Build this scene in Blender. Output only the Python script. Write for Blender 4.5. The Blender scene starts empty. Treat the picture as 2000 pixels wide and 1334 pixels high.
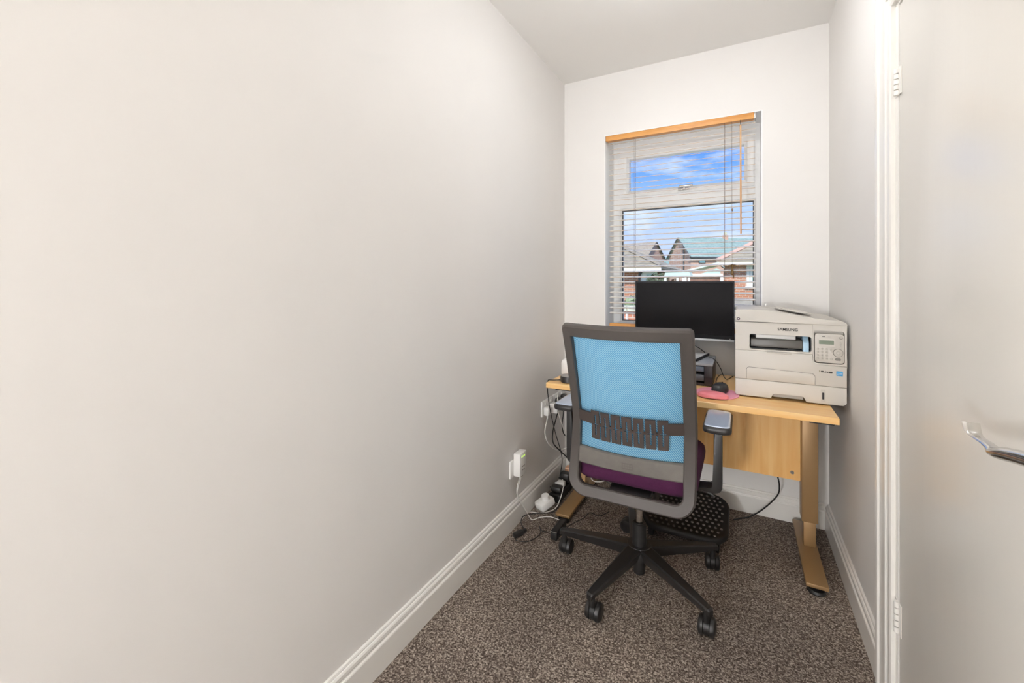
import bpy, bmesh, math, random
from mathutils import Vector, Matrix
R = math.radians
random.seed(4)
scene = bpy.context.scene
COL = scene.collection

# ------------------------------------------------------------------ camera, sky, sun, exposure
cam_d = bpy.data.cameras.new('camera')
cam_d.sensor_width = 36.0
cam_d.lens = 829.946 / 2000 * 36.0
cam_d.shift_y = (549.746 - 667.0) / 2000
cam_d.clip_start = 0.01
cam_d.clip_end = 500
cam = bpy.data.objects.new('camera', cam_d)
COL.objects.link(cam)
cam.location = (0.986, 0.0, 1.1984)
cam.rotation_euler = (R(90), 0, 0.4938)
scene.camera = cam

vs = scene.view_settings
vs.view_transform = 'Standard'
vs.look = 'None'
vs.gamma = 1.0
vs.use_curve_mapping = False
vs.exposure = 0.10
SKY_STRENGTH = 1.2
ADDED_DOME_GLOW = 15.5
DOME = (0.80, 1.56)
GLOBE = (0.20, -2.3, 1.02)
FILL_GLOBE_GLOW = 168
SUN_POWER = 5.0

def lin(h):
    h = h.lstrip('#')
    out = []
    for i in (0, 2, 4):
        c = int(h[i:i + 2], 16) / 255
        out.append(c / 12.92 if c <= 0.04045 else ((c + 0.055) / 1.055) ** 2.4)
    return (*out, 1.0)

def make_sky():
    w = bpy.data.worlds.new('sky')
    scene.world = w
    w.use_nodes = True
    nt = w.node_tree
    nt.nodes.clear()
    N = nt.nodes.new
    L = nt.links.new
    out = N('ShaderNodeOutputWorld')
    bg = N('ShaderNodeBackground')
    bg.inputs['Strength'].default_value = SKY_STRENGTH
    tc = N('ShaderNodeTexCoord')
    sp = N('ShaderNodeSeparateXYZ')
    L(tc.outputs['Generated'], sp.inputs[0])
    ramp = N('ShaderNodeValToRGB')
    e = ramp.color_ramp.elements
    e[0].position = 0.0
    e[0].color = lin('#c3cef0')
    e[1].position = 0.13
    e[1].color = lin('#b3c9f8')
    for p, c in ((0.185, '#9dbffa'), (0.235, '#70a4f4'), (0.30, '#548eee'), (0.6, '#4a84e4')):
        k = ramp.color_ramp.elements.new(p)
        k.color = lin(c)
    L(sp.outputs['Z'], ramp.inputs[0])
    mp = N('ShaderNodeMapping')
    mp.inputs['Scale'].default_value = (3.2, 3.2, 10.0)
    mp.inputs['Location'].default_value = (2.35, 1.1, 0.63)
    L(tc.outputs['Generated'], mp.inputs['Vector'])
    nz = N('ShaderNodeTexNoise')
    nz.inputs['Scale'].default_value = 1.9
    nz.inputs['Detail'].default_value = 8
    nz.inputs['Roughness'].default_value = 0.55
    L(mp.outputs[0], nz.inputs['Vector'])
    cr = N('ShaderNodeValToRGB')
    cr.color_ramp.elements[0].position = 0.50
    cr.color_ramp.elements[0].color = (0, 0, 0, 1)
    cr.color_ramp.elements[1].position = 0.72
    cr.color_ramp.elements[1].color = (0.9, 0.9, 0.9, 1)
    L(nz.outputs['Fac'], cr.inputs[0])
    mx = N('ShaderNodeMixRGB')
    mx.inputs['Color2'].default_value = lin('#eef0f8')
    L(cr.outputs[0], mx.inputs['Fac'])
    L(ramp.outputs[0], mx.inputs['Color1'])
    L(mx.outputs[0], bg.inputs['Color'])
    L(bg.outputs[0], out.inputs[0])
make_sky()

sun_d = bpy.data.lights.new('sun', 'SUN')
sun_d.energy = SUN_POWER
sun_d.angle = R(2)
sun_d.color = (1.0, 0.95, 0.88)
sun = bpy.data.objects.new('sun', sun_d)
COL.objects.link(sun)
sun.rotation_euler = (R(40), 0, R(8))
sun.location = (0, -3, 12)

# ------------------------------------------------------------------ materials
MATS = {}
def nodes(name):
    m = bpy.data.materials.new(name)
    m.use_nodes = True
    nt = m.node_tree
    b = nt.nodes['Principled BSDF']
    return m, nt, b

def mat(name, color, rough=0.6, metal=0.0, bump=0.0, bscale=200.0, var=0.0, vscale=8.0, spec=0.5, emit=None, estr=1.0, coat=0.0, stretch=None):
    if name in MATS:
        return MATS[name]
    m, nt, b = nodes(name)
    c = lin(color) if isinstance(color, str) else (*color, 1)
    b.inputs['Base Color'].default_value = c
    b.inputs['Roughness'].default_value = rough
    b.inputs['Metallic'].default_value = metal
    b.inputs['Specular IOR Level'].default_value = spec
    b.inputs['Coat Weight'].default_value = coat
    tc = nt.nodes.new('ShaderNodeTexCoord')
    src = tc.outputs['Object']
    if stretch:
        mp = nt.nodes.new('ShaderNodeMapping')
        mp.inputs['Scale'].default_value = stretch
        nt.links.new(src, mp.inputs[0])
        src = mp.outputs[0]
    if var > 0:
        nz = nt.nodes.new('ShaderNodeTexNoise')
        nz.inputs['Scale'].default_value = vscale
        nz.inputs['Detail'].default_value = 5
        nt.links.new(src, nz.inputs['Vector'])
        rp = nt.nodes.new('ShaderNodeValToRGB')
        rp.color_ramp.elements[0].position = 0.3
        rp.color_ramp.elements[1].position = 0.7
        rp.color_ramp.elements[0].color = tuple(max(0, v * (1 - var)) for v in c[:3]) + (1,)
        rp.color_ramp.elements[1].color = tuple(min(1, v * (1 + var)) for v in c[:3]) + (1,)
        nt.links.new(nz.outputs['Fac'], rp.inputs[0])
        nt.links.new(rp.outputs[0], b.inputs['Base Color'])
    if bump > 0:
        nb = nt.nodes.new('ShaderNodeTexNoise')
        nb.inputs['Scale'].default_value = bscale
        nb.inputs['Detail'].default_value = 3
        nt.links.new(src, nb.inputs['Vector'])
        bp = nt.nodes.new('ShaderNodeBump')
        bp.inputs['Strength'].default_value = bump
        bp.inputs['Distance'].default_value = 0.002
        nt.links.new(nb.outputs['Fac'], bp.inputs['Height'])
        nt.links.new(bp.outputs[0], b.inputs['Normal'])
    if emit:
        b.inputs['Emission Color'].default_value = lin(emit)
        b.inputs['Emission Strength'].default_value = estr
    MATS[name] = m
    return m

def wood(name, c0, c1, rough=0.35, axis='x', scale=1.0):
    if name in MATS:
        return MATS[name]
    m, nt, b = nodes(name)
    b.inputs['Roughness'].default_value = rough
    tc = nt.nodes.new('ShaderNodeTexCoord')
    mp = nt.nodes.new('ShaderNodeMapping')
    s = {'x': (1.5, 22, 22), 'z': (14, 14, 1.2)}[axis]
    mp.inputs['Scale'].default_value = tuple(v * scale for v in s)
    nt.links.new(tc.outputs['Object'], mp.inputs[0])
    nz = nt.nodes.new('ShaderNodeTexNoise')
    nz.inputs['Scale'].default_value = 2.2
    nz.inputs['Detail'].default_value = 6
    nz.inputs['Distortion'].default_value = 0.6
    nt.links.new(mp.outputs[0], nz.inputs['Vector'])
    rp = nt.nodes.new('ShaderNodeValToRGB')
    rp.color_ramp.elements[0].position = 0.32
    rp.color_ramp.elements[1].position = 0.66
    rp.color_ramp.elements[0].color = lin(c0)
    rp.color_ramp.elements[1].color = lin(c1)
    nt.links.new(nz.outputs['Fac'], rp.inputs[0])
    nt.links.new(rp.outputs[0], b.inputs['Base Color'])
    MATS[name] = m
    return m

def brick_mat(name, c1, c2, mortar, scale=1.0):
    m, nt, b = nodes(name)
    b.inputs['Roughness'].default_value = 0.9
    tc = nt.nodes.new('ShaderNodeTexCoord')
    sp = nt.nodes.new('ShaderNodeSeparateXYZ')
    nt.links.new(tc.outputs['Object'], sp.inputs[0])
    ad = nt.nodes.new('ShaderNodeMath')
    nt.links.new(sp.outputs['X'], ad.inputs[0])
    nt.links.new(sp.outputs['Y'], ad.inputs[1])
    cb = nt.nodes.new('ShaderNodeCombineXYZ')
    nt.links.new(ad.outputs[0], cb.inputs['X'])
    nt.links.new(sp.outputs['Z'], cb.inputs['Y'])
    br = nt.nodes.new('ShaderNodeTexBrick')
    br.inputs['Color1'].default_value = lin(c1)
    br.inputs['Color2'].default_value = lin(c2)
    br.inputs['Mortar'].default_value = lin(mortar)
    br.inputs['Scale'].default_value = 1.0 * scale
    br.inputs['Brick Width'].default_value = 0.225
    br.inputs['Row Height'].default_value = 0.075
    br.inputs['Mortar Size'].default_value = 0.010
    nt.links.new(cb.outputs[0], br.inputs['Vector'])
    nt.links.new(br.outputs['Color'], b.inputs['Base Color'])
    return m

def tile_mat(name, c1, c2, row=0.3):
    m, nt, b = nodes(name)
    b.inputs['Roughness'].default_value = 0.85
    tc = nt.nodes.new('ShaderNodeTexCoord')
    sp = nt.nodes.new('ShaderNodeSeparateXYZ')
    nt.links.new(tc.outputs['Object'], sp.inputs[0])
    wv = nt.nodes.new('ShaderNodeMath')
    wv.operation = 'MODULO'
    nt.links.new(sp.outputs['Z'], wv.inputs[0])
    wv.inputs[1].default_value = row
    dv = nt.nodes.new('ShaderNodeMath')
    dv.operation = 'DIVIDE'
    nt.links.new(wv.outputs[0], dv.inputs[0])
    dv.inputs[1].default_value = row
    nz = nt.nodes.new('ShaderNodeTexNoise')
    nz.inputs['Scale'].default_value = 3
    nt.links.new(tc.outputs['Object'], nz.inputs['Vector'])
    ml = nt.nodes.new('ShaderNodeMath')
    ml.operation = 'MULTIPLY_ADD'
    nt.links.new(dv.outputs[0], ml.inputs[0])
    ml.inputs[1].default_value = 0.6
    nt.links.new(nz.outputs['Fac'], ml.inputs[2])
    rp = nt.nodes.new('ShaderNodeValToRGB')
    rp.color_ramp.elements[0].position = 0.35
    rp.color_ramp.elements[1].position = 0.9
    rp.color_ramp.elements[0].color = lin(c1)
    rp.color_ramp.elements[1].color = lin(c2)
    nt.links.new(ml.outputs[0], rp.inputs[0])
    nt.links.new(rp.outputs[0], b.inputs['Base Color'])
    return m

def carpet_mat():
    m, nt, b = nodes('carpet')
    b.inputs['Roughness'].default_value = 1.0
    b.inputs['Specular IOR Level'].default_value = 0.1
    N = nt.nodes.new
    L = nt.links.new
    tc = N('ShaderNodeTexCoord')
    nz = N('ShaderNodeTexNoise')
    nz.inputs['Scale'].default_value = 170
    nz.inputs['Detail'].default_value = 3
    nz.inputs['Roughness'].default_value = 0.75
    L(tc.outputs['Object'], nz.inputs['Vector'])
    vo = N('ShaderNodeTexVoronoi')
    vo.inputs['Scale'].default_value = 230
    L(tc.outputs['Object'], vo.inputs['Vector'])
    sx = N('ShaderNodeSeparateXYZ')
    L(vo.outputs['Color'], sx.inputs[0])
    mx = N('ShaderNodeMath')
    mx.operation = 'MULTIPLY_ADD'
    L(sx.outputs[0], mx.inputs[0])
    mx.inputs[1].default_value = 0.28
    L(nz.outputs['Fac'], mx.inputs[2])
    rp = N('ShaderNodeValToRGB')
    rp.color_ramp.elements[0].position = 0.46
    rp.color_ramp.elements[0].color = lin('#463c36')
    rp.color_ramp.elements[1].position = 0.90
    rp.color_ramp.elements[1].color = lin('#d2c6b8')
    k = rp.color_ramp.elements.new(0.64)
    k.color = lin('#786c63')
    L(mx.outputs[0], rp.inputs[0])
    # broad worn patches
    n2 = N('ShaderNodeTexNoise')
    n2.inputs['Scale'].default_value = 2.3
    n2.inputs['Detail'].default_value = 4
    L(tc.outputs['Object'], n2.inputs['Vector'])
    r2 = N('ShaderNodeValToRGB')
    r2.color_ramp.elements[0].position = 0.3
    r2.color_ramp.elements[0].color = (0.78, 0.76, 0.75, 1)
    r2.color_ramp.elements[1].position = 0.7
    r2.color_ramp.elements[1].color = (1.15, 1.12, 1.08, 1)
    L(n2.outputs['Fac'], r2.inputs[0])
    mu = N('ShaderNodeMixRGB')
    mu.blend_type = 'MULTIPLY'
    mu.inputs['Fac'].default_value = 1
    L(rp.outputs[0], mu.inputs['Color1'])
    L(r2.outputs[0], mu.inputs['Color2'])
    L(mu.outputs[0], b.inputs['Base Color'])
    bp = N('ShaderNodeBump')
    bp.inputs['Strength'].default_value = 0.8
    bp.inputs['Distance'].default_value = 0.004
    L(nz.outputs['Fac'], bp.inputs['Height'])
    L(bp.outputs[0], b.inputs['Normal'])
    return m

def mesh_fabric_mat():
    m, nt, b = nodes('chair_mesh_fabric')
    N = nt.nodes.new
    L = nt.links.new
    tc = N('ShaderNodeTexCoord')
    mp = N('ShaderNodeMapping')
    mp.inputs['Rotation'].default_value = (0, R(38), 0)
    L(tc.outputs['Object'], mp.inputs[0])
    wv = N('ShaderNodeTexWave')
    wv.wave_type = 'BANDS'
    wv.bands_direction = 'X'
    wv.inputs['Scale'].default_value = 55
    wv.inputs['Distortion'].default_value = 0.0
    L(mp.outputs[0], wv.inputs['Vector'])
    rp = N('ShaderNodeValToRGB')
    rp.color_ramp.elements[0].position = 0.2
    rp.color_ramp.elements[0].color = lin('#459fd6')
    rp.color_ramp.elements[1].position = 0.75
    rp.color_ramp.elements[1].color = lin('#b2e3f8')
    L(wv.outputs['Fac'], rp.inputs[0])
    L(rp.outputs[0], b.inputs['Base Color'])
    b.inputs['Roughness'].default_value = 0.6
    tl = N('ShaderNodeBsdfTranslucent')
    L(rp.outputs[0], tl.inputs['Color'])
    ms = N('ShaderNodeMixShader')
    ms.inputs[0].default_value = 0.42
    L(b.outputs[0], ms.inputs[1])
    L(tl.outputs[0], ms.inputs[2])
    out = nt.nodes['Material Output']
    L(ms.outputs[0], out.inputs['Surface'])
    return m

def glass_mat():
    m, nt, b = nodes('window_glass')
    N = nt.nodes.new
    L = nt.links.new
    tr = N('ShaderNodeBsdfTransparent')
    tr.inputs['Color'].default_value = (0.96, 0.98, 0.97, 1)
    gl = N('ShaderNodeBsdfGlossy')
    gl.inputs['Roughness'].default_value = 0.02
    fr = N('ShaderNodeFresnel')
    fr.inputs['IOR'].default_value = 1.3
    ms = N('ShaderNodeMixShader')
    L(fr.outputs[0], ms.inputs[0])
    L(tr.outputs[0], ms.inputs[1])
    L(gl.outputs[0], ms.inputs[2])
    L(ms.outputs[0], nt.nodes['Material Output'].inputs['Surface'])
    return m

WALL = mat('wall_paint', '#e9e5e0', 0.55, bump=0.06, bscale=60, var=0.012, vscale=3, spec=0.35)
CEIL = mat('ceiling_paint', '#f4f1ec', 0.8, bump=0.05, bscale=80)
GLOSS = mat('gloss_white_paint', '#eeeae3', 0.22, bump=0.03, bscale=25)
DOORP = mat('door_gloss_paint', '#e8e3da', 0.26, bump=0.10, bscale=9, stretch=(1, 3, 0.25))
REVEAL = mat('reveal_white', '#fdfcfa', 0.5)
UPVC = mat('white_upvc', '#faf9f7', 0.25)
CARPET = carpet_mat()
BEECH = wood('beech_desk', '#efb66a', '#f8cf90', 0.3, 'x')
BEECHV = wood('beech_panel', '#ecb268', '#f6c882', 0.4, 'z')
PINE = wood('pine_blind', '#d3904a', '#e3a862', 0.4, 'x')
SLAT = mat('slat_cream', '#fbf6ee', 0.35)
SLATE = mat('slat_edge', '#c2a684', 0.5)
CORD = mat('blind_cord', '#6b5a48', 0.8)
BRONZE = mat('desk_metal', '#9a7a52', 0.42, 0.35, bump=0.05, bscale=300)
BLACKP = mat('black_plastic', '#1c1a19', 0.5)
BLACKS = mat('black_satin', '#232120', 0.42)
GREYP = mat('chair_grey_plastic', '#4b4541', 0.55, bump=0.15, bscale=700)
GREYR = mat('chair_rail_plastic', '#68635d', 0.6, bump=0.15, bscale=500, var=0.08, vscale=40)
LUMB = mat('lumbar_plastic', '#443a36', 0.5)
PURPLE = mat('purple_fabric', '#430f37', 0.9, bump=0.3, bscale=900, var=0.15, vscale=300)
CHROME = mat('chrome', '#d8d5d0', 0.16, 1.0)
STEEL = mat('brushed_steel', '#b9b4ad', 0.3, 0.9)
FABRIC = mesh_fabric_mat()
GLASS = glass_mat()
PRN = mat('printer_plastic', '#cdc7bd', 0.48, bump=0.08, bscale=900)
PRN2 = mat('printer_panel', '#c2bcb2', 0.45)
PRND = mat('printer_dark', '#57544f', 0.4)
SLOT = mat('slot_black', '#121212', 0.6)
SEAM = mat('seam_grey', '#77716a', 0.7)
LCD = mat('lcd_green', '#77806f', 0.25)
KEY = mat('key_grey', '#bdb7ad', 0.5)
BLUE = mat('sticker_blue', '#3d9bd0', 0.4)
WHITEP = mat('white_plastic', '#eeebe6', 0.35)
WHITEC = mat('white_cable', '#dedad3', 0.45)
INKB = mat('ink_black', '#2a2623', 0.6)
PINK = mat('pink_mat', '#f09fb4', 0.55)
SILVER = mat('silver_plastic', '#c3c5c8', 0.35, 0.3)
SCREEN = mat('screen_black', '#191718', 0.55, spec=0.12)
SCREENB = mat('bezel_black', '#161518', 0.45, spec=0.2)
INKJ = mat('inkjet_dark', '#332b2c', 0.4)
INKT = mat('inkjet_top', '#a5a7aa', 0.4)
GREENLED = mat('led_green', '#c8ff70', 0.5, emit='#c8ff50', estr=1.5)
BRASS = mat('bronze_tassel', '#6e5226', 0.5)
ORANGEP = mat('peach_plug', '#e8b896', 0.5)

# ------------------------------------------------------------------ geometry helpers
OFF = {}
class MB:
    def __init__(self):
        self.bm = bmesh.new()
        self.mi = 0
    def _new(self, faces):
        for f in faces:
            f.material_index = self.mi
    def box(self, x0, x1, y0, y1, z0, z1, bev=0.0, seg=2, M=None):
        r = bmesh.ops.create_cube(self.bm, size=1.0)
        vs_ = r['verts']
        for v in vs_:
            v.co = Vector((x0 + (v.co.x + .5) * (x1 - x0), y0 + (v.co.y + .5) * (y1 - y0), z0 + (v.co.z + .5) * (z1 - z0)))
        faces = set(f for v in vs_ for f in v.link_faces)
        self._new(faces)
        if bev > 0:
            es = list(set(e for v in vs_ for e in v.link_edges))
            rr = bmesh.ops.bevel(self.bm, geom=es, offset=bev, segments=seg, profile=0.5, affect='EDGES')
            self._new(rr['faces'])
            vs_ = list(set(v for f in rr['faces'] for v in f.verts) | set(v for v in vs_ if v.is_valid))
        if M is not None:
            for v in vs_:
                if v.is_valid:
                    v.co = M @ v.co
        return self
    def cyl(self, p0, p1, r0, r1=None, seg=20, caps=True):
        r1 = r0 if r1 is None else r1
        p0 = Vector(p0); p1 = Vector(p1)
        d = (p1 - p0).normalized()
        a = Vector((0, 0, 1)) if abs(d.z) < .9 else Vector((1, 0, 0))
        u = d.cross(a).normalized(); w = d.cross(u)
        A = []; Bv = []
        for i in range(seg):
            t = 2 * math.pi * i / seg
            o = u * math.cos(t) + w * math.sin(t)
            A.append(self.bm.verts.new(p0 + o * r0)); Bv.append(self.bm.verts.new(p1 + o * r1))
        fs = []
        for i in range(seg):
            j = (i + 1) % seg
            fs.append(self.bm.faces.new((A[i], A[j], Bv[j], Bv[i])))
        if caps:
            fs.append(self.bm.faces.new(A[::-1])); fs.append(self.bm.faces.new(Bv))
        self._new(fs)
        return self
    def tube(self, pts, r, seg=8, smooth=6):
        P = [Vector(p) for p in pts]
        if smooth and len(P) > 2:
            Q = []
            ext = [P[0] * 2 - P[1]] + P + [P[-1] * 2 - P[-2]]
            for i in range(1, len(ext) - 2):
                a, b, c, d = ext[i - 1:i + 3]
                for k in range(smooth):
                    t = k / smooth
                    Q.append(0.5 * ((2 * b) + (c - a) * t + (2 * a - 5 * b + 4 * c - d) * t * t + (3 * b - a - 3 * c + d) * t ** 3))
            Q.append(P[-1])
            P = Q
        rings = []
        prev = None
        for i, p in enumerate(P):
            d = (P[min(i + 1, len(P) - 1)] - P[max(i - 1, 0)]).normalized()
            if prev is None:
                a = Vector((0, 0, 1)) if abs(d.z) < .9 else Vector((1, 0, 0))
                u = d.cross(a).normalized()
            else:
                u = (prev - d * prev.dot(d)).normalized()
            prev = u
            w = d.cross(u)
            rings.append([self.bm.verts.new(p + (u * math.cos(2 * math.pi * k / seg) + w * math.sin(2 * math.pi * k / seg)) * r) for k in range(seg)])
        fs = []
        for a, b in zip(rings, rings[1:]):
            for k in range(seg):
                fs.append(self.bm.faces.new((a[k], a[(k + 1) % seg], b[(k + 1) % seg], b[k])))
        fs.append(self.bm.faces.new(rings[0][::-1])); fs.append(self.bm.faces.new(rings[-1]))
        self._new(fs)
        return self
    def lathe(self, prof, c, seg=28, axis='z'):
        rings = []
        for r, h in prof:
            ring = []
            for i in range(seg):
                t = 2 * math.pi * i / seg
                a, b = r * math.cos(t), r * math.sin(t)
                if axis == 'z': p = (a, b, h)
                elif axis == 'y': p = (a, h, b)
                else: p = (h, a, b)
                ring.append(self.bm.verts.new(Vector(c) + Vector(p)))
            rings.append(ring)
        fs = []
        for a, b in zip(rings, rings[1:]):
            for i in range(seg):
                j = (i + 1) % seg
                fs.append(self.bm.faces.new((a[i], a[j], b[j], b[i])))
        fs.append(self.bm.faces.new(rings[0][::-1])); fs.append(self.bm.faces.new(rings[-1]))
        self._new(fs)
        return self
    def prism(self, poly, axis, a0, a1, bev=0.0):
        """poly: 2D points; axis: extrusion axis. x -> (y,z), y -> (x,z), z -> (x,y)"""
        def P(p, a):
            return {'x': (a, p[0], p[1]), 'y': (p[0], a, p[1]), 'z': (p[0], p[1], a)}[axis]
        A = [self.bm.verts.new(P(p, a0)) for p in poly]
        Bv = [self.bm.verts.new(P(p, a1)) for p in poly]
        n = len(poly)
        fs = [self.bm.faces.new(A[::-1]), self.bm.faces.new(Bv)]
        for i in range(n):
            j = (i + 1) % n
            fs.append(self.bm.faces.new((A[i], A[j], Bv[j], Bv[i])))
        self._new(fs)
        if bev > 0:
            es = [e for e in fs[0].edges] + [e for e in fs[1].edges]
            rr = bmesh.ops.bevel(self.bm, geom=es, offset=bev, segments=2, profile=0.5, affect='EDGES')
            self._new(rr['faces'])
        return self
    def grid(self, rows, closed=False):
        V = [[self.bm.verts.new(p) for p in r] for r in rows]
        fs = []
        for a, b in zip(V, V[1:]):
            n = len(a)
            for i in range(n if closed else n - 1):
                j = (i + 1) % n
                fs.append(self.bm.faces.new((a[i], a[j], b[j], b[i])))
        self._new(fs)
        return V
    def face(self, pts):
        f = self.bm.faces.new([self.bm.verts.new(p) for p in pts])
        self._new([f])
        return self
    def obj(self, name, m, parent=None, smooth=True, ang=35, recalc=True):
        if recalc:
            bmesh.ops.recalc_face_normals(self.bm, faces=self.bm.faces[:])
        off = OFF.get(parent.name, Vector((0, 0, 0))) if parent else Vector((0, 0, 0))
        for v in self.bm.verts:
            v.co -= off
        me = bpy.data.meshes.new(name)
        self.bm.to_mesh(me)
        self.bm.free()
        for mm in (m if isinstance(m, (list, tuple)) else [m]):
            me.materials.append(mm)
        if smooth:
            for p in me.polygons:
                p.use_smooth = True
            me.set_sharp_from_angle(angle=R(ang))
        o = bpy.data.objects.new(name, me)
        COL.objects.link(o)
        if parent:
            o.parent = parent
            OFF[o.name] = off
        return o

def tag(o, label, cat, group=None, kind=None):
    o['label'] = label
    o['category'] = cat
    if group: o['group'] = group
    if kind: o['kind'] = kind
    return o
def thing(name, loc, label, cat, group=None, kind=None):
    o = bpy.data.objects.new(name, None)
    o.empty_display_size = 0.05
    COL.objects.link(o)
    o.location = loc
    OFF[o.name] = Vector(loc)
    return tag(o, label, cat, group, kind)
def struct(o, label, cat):
    return tag(o, label, cat, None, 'structure')

def rrect(x0, x1, z0, z1, r, n=5):
    pts = []
    rs = r if isinstance(r, (list, tuple)) else [r] * 4   # bl, br, tr, tl
    for (cx, cz, a0, rr) in ((x0, z0, 180, rs[0]), (x1, z0, 270, rs[1]), (x1, z1, 0, rs[2]), (x0, z1, 90, rs[3])):
        sx = 1 if cx == x0 else -1
        sz = 1 if cz == z0 else -1
        if rr <= 0:
            pts.append((cx, cz)); continue
        for k in range(n + 1):
            a = R(a0 + 90 * k / n)
            pts.append((cx + sx * rr + rr * math.cos(a), cz + sz * rr + rr * math.sin(a)))
    return pts

def text_obj(name, s, size, loc, rot, m, parent, extrude=0.0004, sx=1.0, align='CENTER', bold=0.0):
    cu = bpy.data.curves.new(name, 'FONT')
    cu.body = s
    cu.size = size
    cu.extrude = extrude
    cu.offset = bold
    cu.align_x = align
    cu.align_y = 'CENTER'
    t = bpy.data.objects.new(name + '_src', cu)
    COL.objects.link(t)
    bpy.context.view_layer.update()
    dg = bpy.context.evaluated_depsgraph_get()
    me = bpy.data.meshes.new_from_object(t.evaluated_get(dg))
    bpy.data.objects.remove(t)
    me.name = name
    off = OFF.get(parent.name, Vector((0, 0, 0))) if parent else Vector((0, 0, 0))
    M = Matrix.Translation(Vector(loc) - off) @ rot.to_matrix().to_4x4() @ Matrix.Scale(sx, 4, Vector((1, 0, 0)))
    me.transform(M)
    me.materials.clear()
    me.materials.append(m)
    o = bpy.data.objects.new(name, me)
    COL.objects.link(o)
    o.parent = parent
    OFF[o.name] = off
    return o
from mathutils import Euler
FRONT = Euler((R(90), 0, 0))      # text facing -y

# ------------------------------------------------------------------ room shell
XR, YB, H = 1.362, 2.536, 2.45
YF = -2.8
T = 0.30
WX0, WX1, WZ0, WZ1 = 0.259, 1.084, 0.905, 2.082

struct(MB().box(-T, XR + T, YF - T, YB + T, -0.25, 0.0).obj('floor', CARPET, smooth=False), 'dark brown speckled loop pile carpet covering the small room', 'carpet')
struct(MB().box(-T, XR + T, YF - T, YB + T, H, H + 0.2).obj('ceiling', CEIL, smooth=False), 'plain white painted ceiling of the small office', 'ceiling')
struct(MB().box(-T, 0, YF - T, YB + T, 0, H).obj('wall_left', WALL, smooth=False), 'long plain off-white painted wall on the left', 'wall')
b = MB()
b.box(0, WX0, YB, YB + T, 0, H); b.box(WX1, XR, YB, YB + T, 0, H)
b.box(WX0, WX1, YB, YB + T, 0, WZ0); b.box(WX0, WX1, YB, YB + T, WZ1, H)
struct(b.obj('wall_back', WALL, smooth=False), 'narrow off-white end wall around the window', 'wall')
DY0, DY1, DZ = 0.72, 1.535, 1.975     # structural door opening
b = MB()
b.box(XR, XR + T, DY1, YB + T, 0, H); b.box(XR, XR + T, YF - T, DY0, 0, H); b.box(XR, XR + T, DY0, DY1, DZ, H)
struct(b.obj('wall_right', WALL, smooth=False), 'off-white side wall between the door frame and the window corner', 'wall')
struct(MB().box(0, XR, YF - T, YF, 0, H).obj('wall_front', WALL, smooth=False), 'plain off-white wall behind the camera', 'wall')

# skirting boards: moulded profile (depth from wall, height)
SK = [(0, 0), (0.018, 0), (0.018, 0.083), (0.0165, 0.0865), (0.013, 0.088), (0.012, 0.091), (0.014, 0.096), (0.0135, 0.105), (0.0105, 0.110), (0.0075, 0.1115), (0.0078, 0.1145), (0.006, 0.119), (0.0, 0.121)]
b = MB(); b.prism([(d, z) for d, z in SK], 'y', YF + 0.001, YB - 0.0005)
struct(b.obj('baseboard_left', GLOSS, ang=20), 'white moulded skirting board along the long left wall', 'skirting')
b = MB(); b.prism([(YB - d, z) for d, z in SK], 'x', 0.019, XR - 0.019)
struct(b.obj('baseboard_back', GLOSS, ang=20), 'white moulded skirting board under the window behind the desk', 'skirting')
b = MB(); b.prism([(XR - d, z) for d, z in SK], 'y', 1.642, YB - 0.0005)
struct(b.obj('baseboard_right', GLOSS, ang=20), 'short white moulded skirting board right of the desk leg', 'skirting')

# ------------------------------------------------------------------ door, lining and architrave
b = MB()
LD = [(XR - 0.001, 1.535), (XR - 0.001, 1.506), (XR + 0.045, 1.506), (XR + 0.045, 1.49), (XR + 0.12, 1.49), (XR + 0.12, 1.535)]
b.prism(LD, 'z', 0, 1.946)
b.prism([(x, 0.72 + (1.535 - y)) for x, y in LD], 'z', 0, 1.946)
b.prism([(XR - 0.001, 1.975), (XR - 0.001, 1.946), (XR + 0.045, 1.946), (XR + 0.045, 1.932), (XR + 0.12, 1.932), (XR + 0.12, 1.975)], 'y', 0.72, 1.535)
struct(b.obj('trim_2', GLOSS, smooth=False), 'white painted door lining around the closed door', 'door lining')
# architrave profile across its width: (distance from opening edge, projection)
AR = [(0.0, 0.0), (0.0, 0.010), (0.006, 0.0125), (0.030, 0.013), (0.033, 0.016), (0.040, 0.0165), (0.085, 0.0165), (0.089, 0.021), (0.105, 0.022), (0.110, 0.018), (0.112, 0.0)]
b = MB()
y1 = 1.530
zt = 1.958
rows = []
for w, p in AR:
    rows.append([(XR - p, y1 + w, 0.0), (XR - p, y1 + w, zt + w), (XR - p, 0.725 - w, zt + w), (XR - p, 0.725 - w, 0.0)])
b.grid(rows)
struct(b.obj('trim_1', GLOSS, smooth=False), 'white moulded architrave framing the door', 'architrave')

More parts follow.
